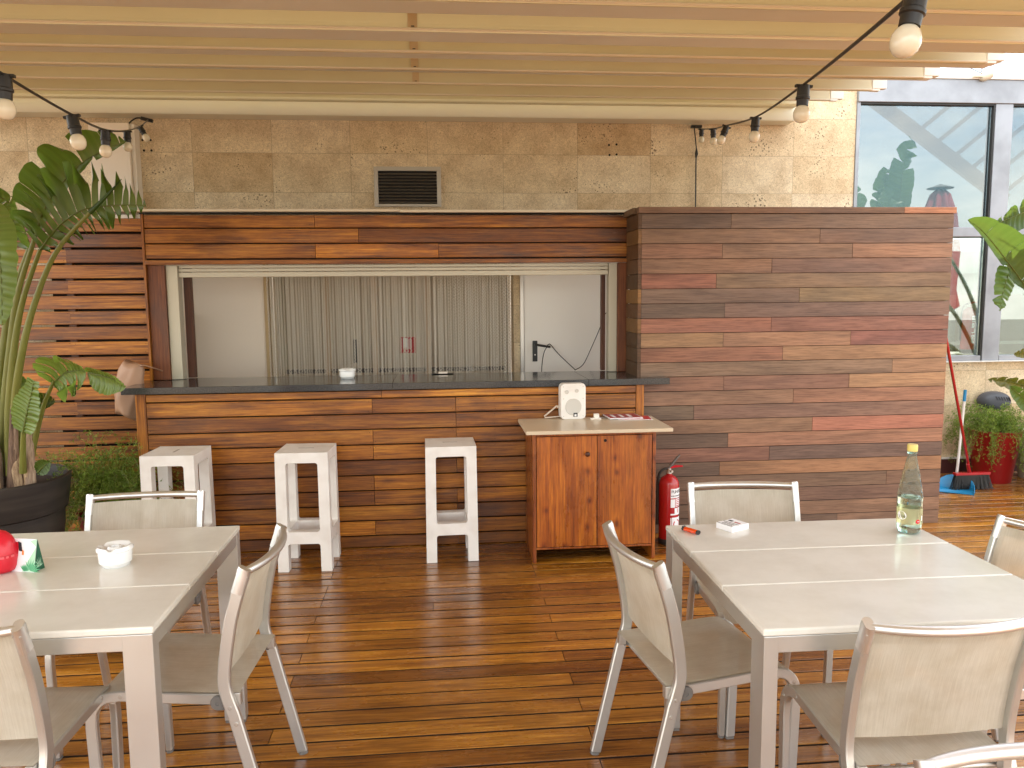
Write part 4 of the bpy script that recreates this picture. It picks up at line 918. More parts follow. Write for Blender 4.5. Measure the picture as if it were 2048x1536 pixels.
# ------------------------------------------------------------------ chairs
CWD = .44
def build_chair(label, loc, rz):
    t = thing('sling_chair', label, 'chair', loc, rz, 'aluminium sling chairs around the tables')
    hw = CWD/2 - .011
    prof = smooth_curve([(0, .795), (.018, .74), (.040, .66), (.056, .57), (.064, .50), (.062, .455), (.048, .40)], 5) if False else None
    pr = [(0.0, .797), (.020, .735), (.041, .66), (.057, .575), (.066, .51), (.067, .465), (.058, .425), (.045, .385)]
    pr = smooth_curve([Vector((x, 0, z)) for x, z in pr], 4)
    for sgn in (1, -1):
        a = MB(); y = hw*sgn
        a.bar([Vector((p.x, y, p.z)) for p in pr] + [Vector((-.045, y, .012))], .0105, .0175, (0, 1, 0), .2)
        o = a.build('back_leg', M['alu'], t, smooth=24)
        f_ = MB(); f_.bar([Vector((-.0455, y, .011)), Vector((-.0490, y, 0))], .0100, .0150, (0, 1, 0), .3); f_.build('foot_cap', M['grey_plastic'], o)
        for (x, z) in ((.052, .405), (.036, .355), (.006, .76)):
            s_ = MB(); s_.lathe([(.0062, 0), (.0062, .0015), (.0030, .0018), (.0030, .0008)], 12, T=Matrix.Translation((x, y+sgn*.0105, z)) @ Matrix.Rotation(R(-90*sgn), 4, 'X')); s_.build('screw', M['steel'], o)
        # seat rail + front leg
        sr = smooth_curve([(.075, y, .418), (.18, y, .423), (.31, y, .432), (.385, y, .436), (.430, y, .424), (.456, y, .390), (.462, y, .34)], 5) + [Vector((.452, y, .012))]
        y2 = y - sgn*.0235
        a = MB(); a.bar([Vector((p[0], y2, p[2])) for p in sr], .0105, .0165, (0, 1, 0), .2); o = a.build('front_leg', M['alu'], t, smooth=24)
        f_ = MB(); f_.bar([Vector((.452, y2, .011)), Vector((.452, y2, 0))], .0100, .0150, (0, 1, 0), .3); f_.build('foot_cap', M['grey_plastic'], o)
        for (x, z) in ((.372, .436), (.452, .40)):
            s_ = MB(); s_.lathe([(.0062, 0), (.0062, .0015), (.0030, .0018), (.0030, .0008)], 12, T=Matrix.Translation((x, y2+sgn*.0105, z)) @ Matrix.Rotation(R(-90*sgn), 4, 'X')); s_.build('screw', M['steel'], o)
        h_ = MB(); h_.lathe([(.021, -.004), (.022, 0), (.022, .006), (.019, .009), (.007, .009), (.006, .006), (.001, .006)], 24, T=Matrix.Translation((.092, y2+sgn*.0105, .412)) @ Matrix.Rotation(R(-90*sgn), 4, 'X')); h_.box(.05, .092, min(y2, y2+sgn*.018), max(y2, y2+sgn*.018), .391, .425)
        h_.build('hinge', M['grey_plastic'], t, smooth=40)
    # cross tubes
    for x, z in ((.07, .398), (.40, .418)): a = MB(); a.tube([(x, -hw+.025, z), (x, hw-.025, z)], .010, 12); a.build('cross_tube', M['alu'], t, smooth=50)
    # top rail, bowed backwards, with cast corners
    n = 20; pts = []; rad = []
    for i in range(n+1):
        u = i/n*2-1; pts.append(Vector((-.004-.038*(1-abs(u)**2.2), u*(hw+.0), .806-.002*(1-u*u)))); rad.append((.0150-.0045*abs(u)**3, .0125-.001*abs(u)**3))
    a = MB(); a.tube(pts, rad, 12, flat=(1, 0, 0)); tr = a.build('top_rail', M['alu_pol'], t, smooth=60)
    for sgn in (1, -1):
        a = MB(); a.bar([Vector((.018, hw*sgn, .745)), Vector((.0035, hw*sgn, .785)), Vector((-.003, hw*sgn, .810)), Vector((-.007, hw*sgn, .8175))], .0125, .0185, (0, 1, 0), .35); 
        a.build('corner_casting', M['alu_pol'], tr, smooth=50)
    # sling back with hems
    def sheetm(fn, nu, nv, th=.0012):
        b = MB(); 
        for i in range(nu):
            for j in range(nv):
                b.face([fn(i/nu, j/nv), fn((i+1)/nu, j/nv), fn((i+1)/nu, (j+1)/nv), fn(i/nu, (j+1)/nv)])
        return b
    def prx(z):
        for p, q in zip(pr[:-1], pr[1:]):
            if q.z <= z <= p.z: return p.x + (q.x-p.x)*(p.z-z)/max(p.z-q.z, 1e-6)
        return pr[0].x
    def back(u, v):
        z = .492 + (.789-.492)*v; y_ = (u*2-1)*(hw-.009); bow = .020*(1-(u*2-1)**2)*(.5+.8*v)
        return (prx(z) + .002 - bow, y_, z)
    b = sheetm(back, 14, 10); o = b.build('back_sling', M['sling'], t, smooth=60)
    def weld(o):
        bm = bmesh.new(); bm.from_mesh(o.data); bmesh.ops.remove_doubles(bm, verts=bm.verts, dist=1e-5); bmesh.ops.recalc_face_normals(bm, faces=bm.faces); bm.to_mesh(o.data); bm.free()
        for p in o.data.polygons: p.use_smooth = True
    weld(o)
    for (v0, v1, du) in ((.90, 1.0, 0), (0, .10, 0)):
        hm = sheetm(lambda u, v: tuple(Vector(back(u, v0+(v1-v0)*v)) + Vector((.0022, 0, 0))), 14, 2); h2 = hm.build('hem', M['sling'], o, smooth=60); weld(h2)
    for u0 in (0.0, .955):
        hm = sheetm(lambda u, v: tuple(Vector(back(u0+.045*u, .1+.8*v)) + Vector((.0022, 0, 0))), 1, 8); h2 = hm.build('hem', M['sling'], o, smooth=60); weld(h2)
    # sling seat
    def seat(u, v):
        y_ = (v*2-1)*(hw-.012); x = .030 + u*.425
        q = min(max(u, 0), 1); z = .4375 + .015*q*q*(3-2*q)
        if x > .380: z -= .030*((x-.380)/.07)**2
        z -= .010*(1-(v*2-1)**2)*math.sin(math.pi*q)**1.5
        return (x, y_, z+.0045)
    b = sheetm(seat, 16, 12); o = b.build('seat_sling', M['sling'], t, smooth=60); weld(o)
    for sgn in (1, -1):
        a = MB(); a.box(.028, .052, min(sgn*(hw-.034), sgn*(hw-.0115)), max(sgn*(hw-.034), sgn*(hw-.0115)), .400, .4385); a.build('seat_end', M['steel'], t, bevel=.002)
    return t
ch0 = build_chair('sling chair facing the right table from its left side', (.582, 2.325, 0), R(8))
def chair(label, x, y, deg): return dup(ch0, (x, y, 0), R(deg), label)
chair('sling chair with its back to the bar stools beyond the left table', -1.168, 3.15, 271.2)
chair('sling chair facing the left table from its right side', -.561, 2.43, 177)
chair('sling chair on the near side of the left table, back to the viewer', -1.215, 1.90, 86)
chair('sling chair beyond the right table in front of the wood screen', 1.208, 3.014, 264)
chair('sling chair on the near side of the right table, back to the viewer', 1.187, 1.672, 90)
chair('sling chair at the right end of the bottle table, cut by the frame', 1.93, 2.24, 190)
chair('nearest sling chair, only its top rail showing at the bottom right', .985, 1.13, 268)

# ------------------------------------------------------------------ table things
def ashtray(label, loc, s=1):
    t = thing('ashtray', label, 'ashtray', loc)
    t.scale = (1.05, 1.05, 1.18)
    a = MB(); a.lathe([(.036*s, 0), (.040*s, .003), (.042*s, .008), (.046*s, .012), (.047*s, .040), (.046*s, .042)], 40); a.build('bowl', M['ceramic'], t, smooth=35)
    b = MB(); n = 48; vs = []; fs = []
    prof = [(.0475, .0425), (.0515, .0445), (.0515, .049), (.047, .0555), (.040, .0545), (.032, .0475), (.022, .0475), (.018, .0525), (.0145, .0535), (.011, .0525), (.010, .043), (.001, .040)]
    for r_, z in prof:
        for k in range(n):
            an = 2*math.pi*k/n; nt_ = 0
            for c in (.6, 2.7, 4.8):
                d = (an-c+math.pi) % (2*math.pi)-math.pi
                if abs(d) < .26 and r_ > .035: nt_ = .006*math.cos(d/.26*math.pi/2)
            vs.append((r_*s*math.cos(an), r_*s*math.sin(an), (z-nt_) if z > .050 else z))
    for i in range(len(prof)-1):
        for k in range(n): fs.append((i*n+k, i*n+(k+1) % n, (i+1)*n+(k+1) % n, (i+1)*n+k))
    b.mesh(vs, fs); b.build('lid', M['ceramic'], t, smooth=40)
    return t
p = PZ(232, 1130, TT); ashtray('white ceramic lidded ashtray on the left table', (p.x, p.y, TT+.0002))
p = PZ(695, 757, 1.051); ashtray('small white ceramic ashtray on the dark counter', (p.x, p.y, 1.0512), 1.02)
p = PZ(885, 745, 1.051)
tr_ = thing('bill_tray', 'dark tray standing at the back of the stone counter', 'tray', (p.x, 5.385, 1.0515), R(3))
a = MB(); a.mesh([(-.065, -.02, 0), (.065, -.02, 0), (.065, .02, 0), (-.065, .02, 0), (-.075, -.028, .004), (.075, -.028, .004), (.075, .028, .004), (-.075, .028, .004)], [(3, 2, 1, 0), (0, 1, 5, 4), (1, 2, 6, 5), (2, 3, 7, 6), (3, 0, 4, 7), (4, 5, 6, 7)]); a.build('tray_base', M['black_plastic'], tr_)
a = MB(); a.box(-.028, .034, -.012, .012, .005, .016); a.build('folded_bill', M['cream'], tr_)
# egg
p = PZ(12, 1146, TT)
eg = thing('egg_jar', 'shiny red egg shaped plastic jar beside the folded card', 'jar', (p.x-.025, p.y+.02, TT), R(20)); eg.scale = (1.12, 1.12, 1.15)
a = MB(); a.lathe([(.030, 0), (.041, .006), (.0455, .018), (.0470, .036), (.0465, .050)], 40); a.build('lower_half', M['red_plastic'], eg, smooth=50)
a = MB(); a.lathe([(.0462, .0505), (.0450, .062), (.0400, .080), (.0310, .096), (.0200, .107), (.0090, .1125), (.001, .1135)], 40); up_ = a.build('upper_half', M['red_plastic'], eg, smooth=60)
for i, wd_ in enumerate((.012, .006, .010, .012, .006, .010)):
    T = Matrix.Rotation(R(-38+i*17), 4, 'Z'); a = MB(); a.box(-wd_/2, wd_/2, -.0476, -.0468, .044, .050, T=T); a.build('raised_lettering', mat('pale_red_plastic', (.75, .12, .14), .3), eg)
# folded card
cd = thing('folded_card', 'folded white card with red square and green leaf print', 'card', (PZ(74, 1142, TT).x, PZ(74, 1142, TT).y, TT), R(-14))
a = MB(); cl, chh = .21, .098
for (y1_, y2_) in ((0, .0), (.034, .0)):
    pass
a.face([(-cl, -.012, 0), (0, -.012, 0), (0, .010, chh), (-cl, .010, chh)]); a.face([(-cl, .032, 0), (0, .032, 0), (0, .0105, chh), (-cl, .0105, chh)])
co = a.build('card', M['paper'], cd); so_ = co.modifiers.new('s', 'SOLIDIFY'); so_.thickness = .0006
def oncard(u, v, off=.0006):   # front face param: u from right edge leftwards, v height
    return Vector((-u, -.012+.022*v/chh - off, v))
gl = mat('leaf_print_green', (.10, .42, .20), .6); gd = mat('leaf_print_dark', (.01, .10, .05), .6); pg_ = mat('pale_green_print', (.45, .72, .50), .6)
a = MB(); a.face([oncard(.0, .001), oncard(.042, .001), oncard(.0, .075)]); a.face([oncard(0, .075), oncard(.022, .092), oncard(0, .098)]); a.build('pale_corner', pg_, co)
a = MB()
for bx, bz, s_, am, rng in ((.012, .004, .036, 60, 130), (.034, .002, .022, 75, 110)):
    for k in range(9):
        an = R(am-rng/2+k*rng/8); d = Vector((math.cos(an), 0, math.sin(an))); q0 = Vector((bx, 0, bz)); tip = q0 - Vector((d.x*s_, 0, 0)); tz = bz + d.z*s_
        pu = q0.x - d.x*s_*.5; pz_ = bz + d.z*s_*.5; nx = -math.sin(an)*.0022; nzv = math.cos(an)*.0022
        a.face([oncard(bx, bz, .0012), oncard(pu-nx, max(pz_+nzv, .001), .0012), oncard(bx-d.x*s_, max(tz, .001), .0012), oncard(pu+nx, max(pz_-nzv, .001), .0012)])
a.build('leaf_print', gl, co)
a = MB(); a.face([oncard(.060, .045), oncard(.098, .042), oncard(.098, .088), oncard(.060, .088)]); a.build('red_square', M['red_plastic'], co)
a = MB(); a.face([oncard(.046, .060, .001), oncard(.058, .062, .001), oncard(.064, .090, .001), oncard(.052, .086, .001)]); a.build('bird_print', M['ink'], co)
a = MB(); a.face([oncard(.040, .050, .001), oncard(.047, .050, .001), oncard(.047, .066, .001), oncard(.041, .062, .001)]); a.build('beak_print', mat('orange_print', (.85, .25, .02), .6), co)
# gable end flap of the card
a = MB(); a.face([(.0012, -.012, 0), (.0012, .032, 0), (.0012, .0105, chh)]); gf = a.build('end_flap', gd, co)
a = MB()
for k in range(9):
    an = R(20+k*17.5); q = Vector((.0020, .010, .012)); d = Vector((0, math.cos(an), math.sin(an)))*(.030 if 60 < 20+k*17.5 < 130 else .016); nn = Vector((0, -math.sin(an), math.cos(an)))*.0011
    a.face([q, q+d*.5+nn, q+d, q+d*.5-nn])
a.build('flap_leaf_print', pg_, gf)
# lighter
p = PZ(1383, 1066, TT); lg = thing('lighter', 'orange translucent cigarette lighter lying on the table', 'lighter', (p.x, p.y, TT+.0085), R(-58))
a = MB(); a.tube([(-.028, 0, 0), (.026, 0, 0)], (.0075, .0105), 20, flat=(0, 0, 1)); a.build('body', mat('orange_translucent', (.95, .10, .01), .2, Transmission_Weight=.35), lg, smooth=60)
a = MB(); a.tube([(.0262, 0, 0), (.031, 0, 0)], (.0080, .011), 20, flat=(0, 0, 1)); a.build('base_cap', M['black_plastic'], lg, smooth=60)
a = MB(); a.tube([(-.0282, 0, 0), (-.038, 0, .0)], (.007, .0098), 16, flat=(0, 0, 1)); a.tube([(-.035, -.006, .006), (-.035, .006, .006)], .004, 12); a.build('striker', M['black_plastic'], lg, smooth=60)
# cigarette pack
pk = thing('cigarette_pack', 'white cigarette pack with black bordered warning on the table', 'cigarette pack', tuple(PZ(1466, 1056, TT)), R(0))
pk.location.z = TT+.0002
c1, c2, c3 = PZ(1427, 1052, TT+.010), PZ(1464, 1066, TT+.0), PZ(1502, 1056, TT+.010)
an = math.atan2((PZ(1502, 1057, TT)-PZ(1464, 1066, TT)).y, (PZ(1502, 1057, TT)-PZ(1464, 1066, TT)).x); pk.rotation_euler = (0, 0, an); q0 = PZ(1464, 1066, TT); pk.location = (q0.x, q0.y, TT+.0002)
l_ = .085; w_ = .056
l_, w_ = .088, .058
# long side runs away to the left, short side to the right
a = MB(); a.box(0, .085, 0, .075, 0, .021); a.build('box', M['paper'], pk, bevel=.0012)
def band(x0, x1, y0, y1, mt, nm='print', z=.0212):
    a = MB(); a.box(x0, x1, y0, y1, z, z+.0003); return a.build(nm, mt, pk)
band(.002, .005, .002, .073, M['ink']); band(.034, .037, .002, .073, M['ink'])
for i in range(2):
    for y_, l2_ in ((.012, .014), (.029, .010), (.042, .018)): band(.012+i*.010, .0155+i*.010, y_, y_+l2_, M['ink'], 'warning_print')
band(.050, .062, .048, .066, M['ink']); band(.050, .058, .012, .038, mat('dull_red_print', (.40, .05, .05), .6))

# bottle
p = PZ(1817, 1064, TT); bt = thing('water_bottle', 'clear ribbed plastic bottle with yellow cap, half full', 'bottle', (p.x, p.y, TT+.0005), R(10))
M['pet'] = mat('clear_pet', (.84, .97, .93), .03, Transmission_Weight=1.0, IOR=1.22)
M['water'] = mat('water', (.90, .98, .97), .0, Transmission_Weight=1.0, IOR=1.33)
prof = [(.030, .0), (.037, .004), (.0405, .014), (.0412, .030), (.0405, .034), (.0405, .094), (.0412, .098), (.0412, .125), (.0398, .140), (.0368, .160), (.0325, .185), (.0270, .212), (.0205, .240), (.0160, .262), (.0135, .280), (.0135, .292)]
a = MB(); n = 72; vs = []; fs = []; pp = []
for (r0, z0), (r1, z1) in zip(prof[:-1], prof[1:]):
    for k in range(5): t_ = k/5; pp.append((r0+(r1-r0)*t_, z0+(z1-z0)*t_))
pp.append(prof[-1])
for r_, z in pp:
    for k in range(n):
        an = 2*math.pi*k/n; rr = r_
        if .105 < z < .262: rr += .0007*math.sin(9*an+z*170) + .0005*math.sin(z*420+3*an)
        if z < .030: rr *= 1 - .05*(1-z/.03)*(.5+.5*math.cos(5*an))
        vs.append((rr*math.cos(an), rr*math.sin(an), z))
for i in range(len(pp)-1):
    for k in range(n): fs.append((i*n+k, i*n+(k+1) % n, (i+1)*n+(k+1) % n, (i+1)*n+k))
fs.append(tuple(range(n))[::-1]); a.mesh(vs, fs); bo = a.build('body', M['pet'], bt, smooth=60); md = bo.modifiers.new('s', 'SOLIDIFY'); md.thickness = .0006; md.offset = -1
a = MB(); a.lathe([(r_-.0022, z+.001) for r_, z in prof[:7]] + [(.039, .124), (.0388, .126)], 48); a.build('water_fill', M['water'], bt, smooth=50)
a = MB(); a.lathe([(.0165, .288), (.0170, .291), (.0170, .308), (.0155, .311)], 32); a.build('cap', M['bottle_cap'], bt, smooth=40)
a = MB(); a.lathe([(.0145, .279), (.0155, .281), (.0155, .284), (.0145, .286)], 24); a.build('neck_ring', M['pet'], bt, smooth=40)
lb = MB(); M['label_film'] = mat('label_film', (.90, .86, .52), .25, Transmission_Weight=.72, IOR=1.2)
lb.lathe([(.0413, .036), (.0413, .092)], 48, caps=(False, False)); lo = lb.build('label', M['label_film'], bt, smooth=60)
def lwrap(a0, z0, wd_, hh, mt, nm, shape='box'):
    q = MB(); rr = .0416
    if shape == 'box':
        for k in range(4):
            u0 = a0 + (-.5+k/4)*wd_/rr; u1 = a0 + (-.5+(k+1)/4)*wd_/rr
            q.face([(rr*math.sin(u0), -rr*math.cos(u0), z0-hh/2), (rr*math.sin(u1), -rr*math.cos(u1), z0-hh/2), (rr*math.sin(u1), -rr*math.cos(u1), z0+hh/2), (rr*math.sin(u0), -rr*math.cos(u0), z0+hh/2)])
    else:
        q.face([((rr+.0002)*math.sin(a0+wd_/2*math.cos(2*math.pi*k/20)/rr), -(rr+.0002)*math.cos(a0+wd_/2*math.cos(2*math.pi*k/20)/rr), z0+hh/2*math.sin(2*math.pi*k/20)) for k in range(20)])
    return q.build(nm, mt, lo)
lwrap(R(-78), .066, .034, .030, M['paper'], 'oval_patch', 'oval'); lwrap(R(-2), .048, .017, .015, M['red_plastic'], 'red_disc', 'oval'); lwrap(R(58), .048, .017, .015, M['red_plastic'], 'red_disc', 'oval')
lwrap(R(24), .058, .006, .018, M['paper'], 'barcode_patch'); lwrap(R(24), .044, .003, .008, M['ink'], 'bottle_pictogram'); lwrap(R(48), .080, .008, .004, M['ink'], 'small_print'); lwrap(R(50), .073, .005, .003, M['ink'], 'small_print')
lwrap(R(-2), .048, .013, .002, M['paper'], 'disc_band'); 
for i, ch in enumerate('LÍN'): text_mesh(ch, .011, M['ink'], lo, Matrix.Rotation(R(-88+i*11), 4, 'Z') @ Matrix.Translation((0, -.0419, .062)) @ Matrix.Rotation(R(90), 4, 'X'), 'label_letter')

# bag behind the counter end
bg_ = thing('hanging_bag', 'tan leather bag hanging behind the left end of the counter', 'bag', (-1.96, 5.14, 0))
a = MB(); nU, nV = 28, 14
def bagpt(u, v):
    an = 2*math.pi*u; w_ = .092*(1-.35*v**3)*(1-.12*(1-v)**2); d_ = .055*(1-.4*v*v)
    cx = -.02 + .055*v*v; z = .85+.32*v + (.018*math.sin(an*2+v*3))
    f = 1+.10*math.sin(an*3+v*5)+.05*math.sin(an*7-v*9)
    return (cx+w_*math.cos(an)*f, d_*math.sin(an)*f, z-.02*math.cos(an))
for i in range(nU):
    for j in range(nV): a.face([bagpt(i/nU, j/nV), bagpt((i+1)/nU, j/nV), bagpt((i+1)/nU, (j+1)/nV), bagpt(i/nU, (j+1)/nV)])
a.face([bagpt(i/nU, 0) for i in range(nU)][::-1]); a.face([bagpt(i/nU, 1) for i in range(nU)])
M['leather'] = mat('tan_leather', (.42, .25, .16), .45); o = a.build('bag_body', M['leather'], bg_, smooth=70)
bm = bmesh.new(); bm.from_mesh(o.data); bmesh.ops.remove_doubles(bm, verts=bm.verts, dist=1e-5); bmesh.ops.recalc_face_normals(bm, faces=bm.faces); bm.to_mesh(o.data); bm.free()
a = MB(); a.tube(smooth_curve([(.05, .0, 1.13), (.09, -.02, 1.165), (.14, 0, 1.15), (.16, .10, 1.12)]), (.004, .014), 6); a.build('strap', M['leather'], bg_, smooth=60)

# ------------------------------------------------------------------ plants
def leaf(parent, mid, width, mt, tears=(0, 0), side=None, seed=0, droop=.35, nseg=26, both=(1, 1), name='leaf', fingers=0.0, up_=None, rib_r=.006, wprof=None):
    """paddle leaf: a midrib curve with torn blade strips on both sides"""
    rnd = random.Random(seed); pts = smooth_curve(mid, 10); L_ = [0]
    for p, q in zip(pts[:-1], pts[1:]): L_.append(L_[-1]+(q-p).length)
    tot = L_[-1]
    def at(t):
        t *= tot
        for i in range(len(L_)-1):
            if L_[i+1] >= t: f = (t-L_[i])/max(L_[i+1]-L_[i], 1e-6); return pts[i].lerp(pts[i+1], f), (pts[i+1]-pts[i]).normalized()
        return pts[-1], (pts[-1]-pts[-2]).normalized()
    a = MB(); sidev = Vector(side) if side is not None else Vector((0, -1, .3))
    for s_ in (1, -1):
        wmul = both[0] if s_ == 1 else both[1]
        if wmul == 0: continue
        t = 0
        while t < 1:
            # a group of veins up to the next tear
            gl_ = rnd.uniform(.10, .28) if not fingers else rnd.uniform(.045, .075); t2 = min(1, t+gl_); n = max(2, int((t2-t)*nseg*2)); 
            cut = 0 if (rnd.random() > tears[0 if s_ == 1 else 1]) else rnd.uniform(.35, .95)
            twist = rnd.uniform(-.25, .25) if cut or fingers else 0; dr = droop + (rnd.uniform(-.1, .35) if (cut or fingers) else 0)
            R_ = rnd.random()
            nn = 7; grid = []
            for i in range(n+1):
                tt = t + (t2-t)*i/n; o_, d_ = at(tt)
                w_ = width*(math.sin(math.pi*min(max(tt, .001), .999)**.75)**.55 if wprof is None else wprof(tt))*wmul
                sv = (sidev - d_*sidev.dot(d_)).normalized()*s_; nv = d_.cross(sv).normalized()
                if nv.z < 0: nv = -nv
                row = []
                for j in range(nn+1):
                    q = j/nn; w2 = w_*q
                    e = (i/n-.5)
                    shrink = 1 - (abs(e)*2)**3*(.10+.5*cut*(q if cut else 0))*q
                    fwd = .30*w2
                    pos = o_ + sv*w2*shrink + d_*fwd*.8 - nv*(dr*w2*q*1.1) + nv*(.10*w2*(1-q)) + nv*twist*w_*q*e*1.2
                    if cut or fingers: pos -= d_*e*(t2-t)*tot*(.55 if fingers else .35)*q**1.5
                    pos += nv*.0035*math.sin(i*1.8+s_)*(1 if not fingers else 0)
                    row.append(pos)
                grid.append(row)
            for i in range(n):
                for j in range(nn):
                    a.face([grid[i][j], grid[i+1][j], grid[i+1][j+1], grid[i][j+1]], R_*.45+.28*(i % 2)+.1, 0)
            t = t2 + (.004 if cut else 0)
    o = a.build(name, mt, parent)
    bm = bmesh.new(); bm.from_mesh(o.data); bmesh.ops.remove_doubles(bm, verts=bm.verts, dist=2e-4); bmesh.ops.recalc_face_normals(bm, faces=bm.faces); bm.to_mesh(o.data); bm.free()
    for p in o.data.polygons: p.use_smooth = True
    r = MB(); r.tube(pts, [rib_r*(1-.8*i/len(pts)) for i in range(len(pts))], 6); r.build('midrib', M['petiole'], o, smooth=60)
    return o
def stalk(parent, pts, r0, r1, mt=None):
    c = smooth_curve(pts, 8); a = MB(); a.tube(c, [r0+(r1-r0)*i/(len(c)-1) for i in range(len(c))], 10, r=.5); return a.build('stalk', mt or M['petiole'], parent, smooth=60)

POT = Vector((-2.40, 4.38, 0))
bp1 = thing('bird_of_paradise_plant', 'tall paddle leaved plant in a big dark brown pot', 'potted plant', tuple(POT))
Z = Vector(POT)
a = MB(); a.lathe([(.24, 0), (.27, .02), (.315, .36), (.318, .44), (.335, .45), (.358, .60), (.362, .632), (.350, .640), (.336, .632), (.325, .57)], 56, caps=(True, False)); a.build('pot', M['dark_pot'], bp1, smooth=40)
a = MB(); a.lathe([(.328, .575), (.20, .585), (.01, .59)], 32, caps=(False, True)); a.build('soil', M['soil'], bp1)
def Lp(px, py, y): return P(px, py, y) - Z
def LS(l): return [Lp(*q) for q in l]
base = [(-8, 960, 4.40), (20, 955, 4.35), (42, 952, 4.45), (62, 950, 4.30)]
# upper arching leaf
stalk(bp1, LS([(8, 950, 4.42), (8, 830, 4.42), (20, 700, 4.40), (35, 590, 4.38), (70, 475, 4.35)]), .028, .011)
leaf(bp1, LS([(70, 475, 4.35), (88, 420, 4.33), (125, 365, 4.30), (175, 318, 4.26), (252, 282, 4.2)]), .17, M['leaf'], (.55, .3), side=(-.5, -.25, .85), seed=3, droop=.25, both=(1, .22))
# comb leaf
stalk(bp1, LS([(22, 950, 4.35), (18, 830, 4.33), (28, 700, 4.30), (46, 600, 4.27), (80, 500, 4.22)]), .026, .010)
leaf(bp1, LS([(80, 500, 4.22), (118, 452, 4.2), (165, 420, 4.17), (225, 411, 4.15), (292, 410, 4.12)]), .24, M['leaf'], (1, 1), side=(-.35, -.2, .9), seed=8, droop=.10, both=(1.0, .55), fingers=1)
# spear
stalk(bp1, LS([(52, 945, 4.32), (30, 830, 4.27), (45, 700, 4.22), (75, 590, 4.2), (115, 500, 4.17), (180, 425, 4.13)]), .024, .009)
a = MB(); a.tube(smooth_curve(LS([(180, 425, 4.13), (215, 390, 4.11), (243, 358, 4.1)])), [.012*(1-i/13)+.001 for i in range(13)], 8); a.build('furled_leaf', M['leaf'], bp1, smooth=60)
# pale hanging leaf at frame edge
leaf(bp1, LS([(-20, 400, 4.15), (-6, 470, 4.0), (2, 550, 3.95), (4, 650, 3.93)]), .085, M['leaf_mid'], (.2, .2), side=(1, -.1, 0), seed=5, droop=.1, both=(1, 1))
leaf(bp1, LS([(62, 500, 4.45), (40, 440, 4.45), (10, 400, 4.42), (-40, 385, 4.40)]), .13, M['leaf'], (.5, .6), side=(.1, -.5, .8), seed=12, droop=.5)
stalk(bp1, LS([(-10, 950, 4.40), (-6, 820, 4.42), (5, 700, 4.44), (22, 600, 4.45), (60, 490, 4.46)]), .026, .010)
# small lower leaves
stalk(bp1, LS([(58, 945, 4.28), (70, 880, 4.25), (88, 810, 4.2), (108, 762, 4.15)]), .018, .008)
leaf(bp1, LS([(104, 768, 4.16), (135, 744, 4.10), (172, 742, 4.06)]), .13, M['leaf_mid'], (.2, .2), side=(-.1, -.35, .9), seed=21, droop=.55, both=(1, .9))
leaf(bp1, LS([(176, 745, 4.06), (205, 752, 4.02), (232, 760, 4.0), (252, 774, 3.98)]), .075, M['leaf_mid'], (.3, .3), side=(.1, -.5, .8), seed=22, droop=.6)
stalk(bp1, LS([(46, 945, 4.22), (46, 890, 4.18), (48, 850, 4.15)]), .018, .010)
leaf(bp1, LS([(46, 866, 4.14), (54, 825, 4.11), (68, 762, 4.08)]), .070, M['leaf_mid'], (0, 0), side=(1, -.3, 0), seed=23, droop=.15, wprof=lambda t: .55+.6*math.sin(math.pi*min(t+.12, 1)))
leaf(bp1, LS([(70, 850, 4.45), (52, 800, 4.45), (30, 745, 4.42)]), .10, M['leaf'], (.1, .1), side=(1, -.2, 0), seed=24, droop=.2)
leaf(bp1, LS([(60, 810, 4.5), (85, 800, 4.5), (110, 802, 4.5)]), .05, M['leaf'], (.1, .1), side=(0, -.2, 1), seed=25, droop=.3)
leaf(bp1, LS([(75, 945, 4.2), (90, 930, 4.15), (100, 925, 4.12)]), .04, M['leaf'], (0, 0), side=(0, -.4, 1), seed=26, droop=.2)
# leaf sheaths
for i in range(22):
    rnd = random.Random(100+i); px = rnd.uniform(-30, 68); y = rnd.uniform(4.2, 4.5); hgt = rnd.uniform(50, 150); b0 = Lp(px, 965, y); b0.z = .58
    t0 = Lp(px+rnd.uniform(-10, 8), 955-hgt, y); w_ = rnd.uniform(.014, .03); a = MB(); mid_ = b0.lerp(t0, .5)+Vector((rnd.uniform(-.02, .02), -.02, 0))
    a.tube([b0, mid_, t0], [(w_, w_*.6), (w_*.9, w_*.5), (.004, .003)], 8, r=rnd.random()); a.build('dry_sheath', M['husk'], bp1, smooth=50)

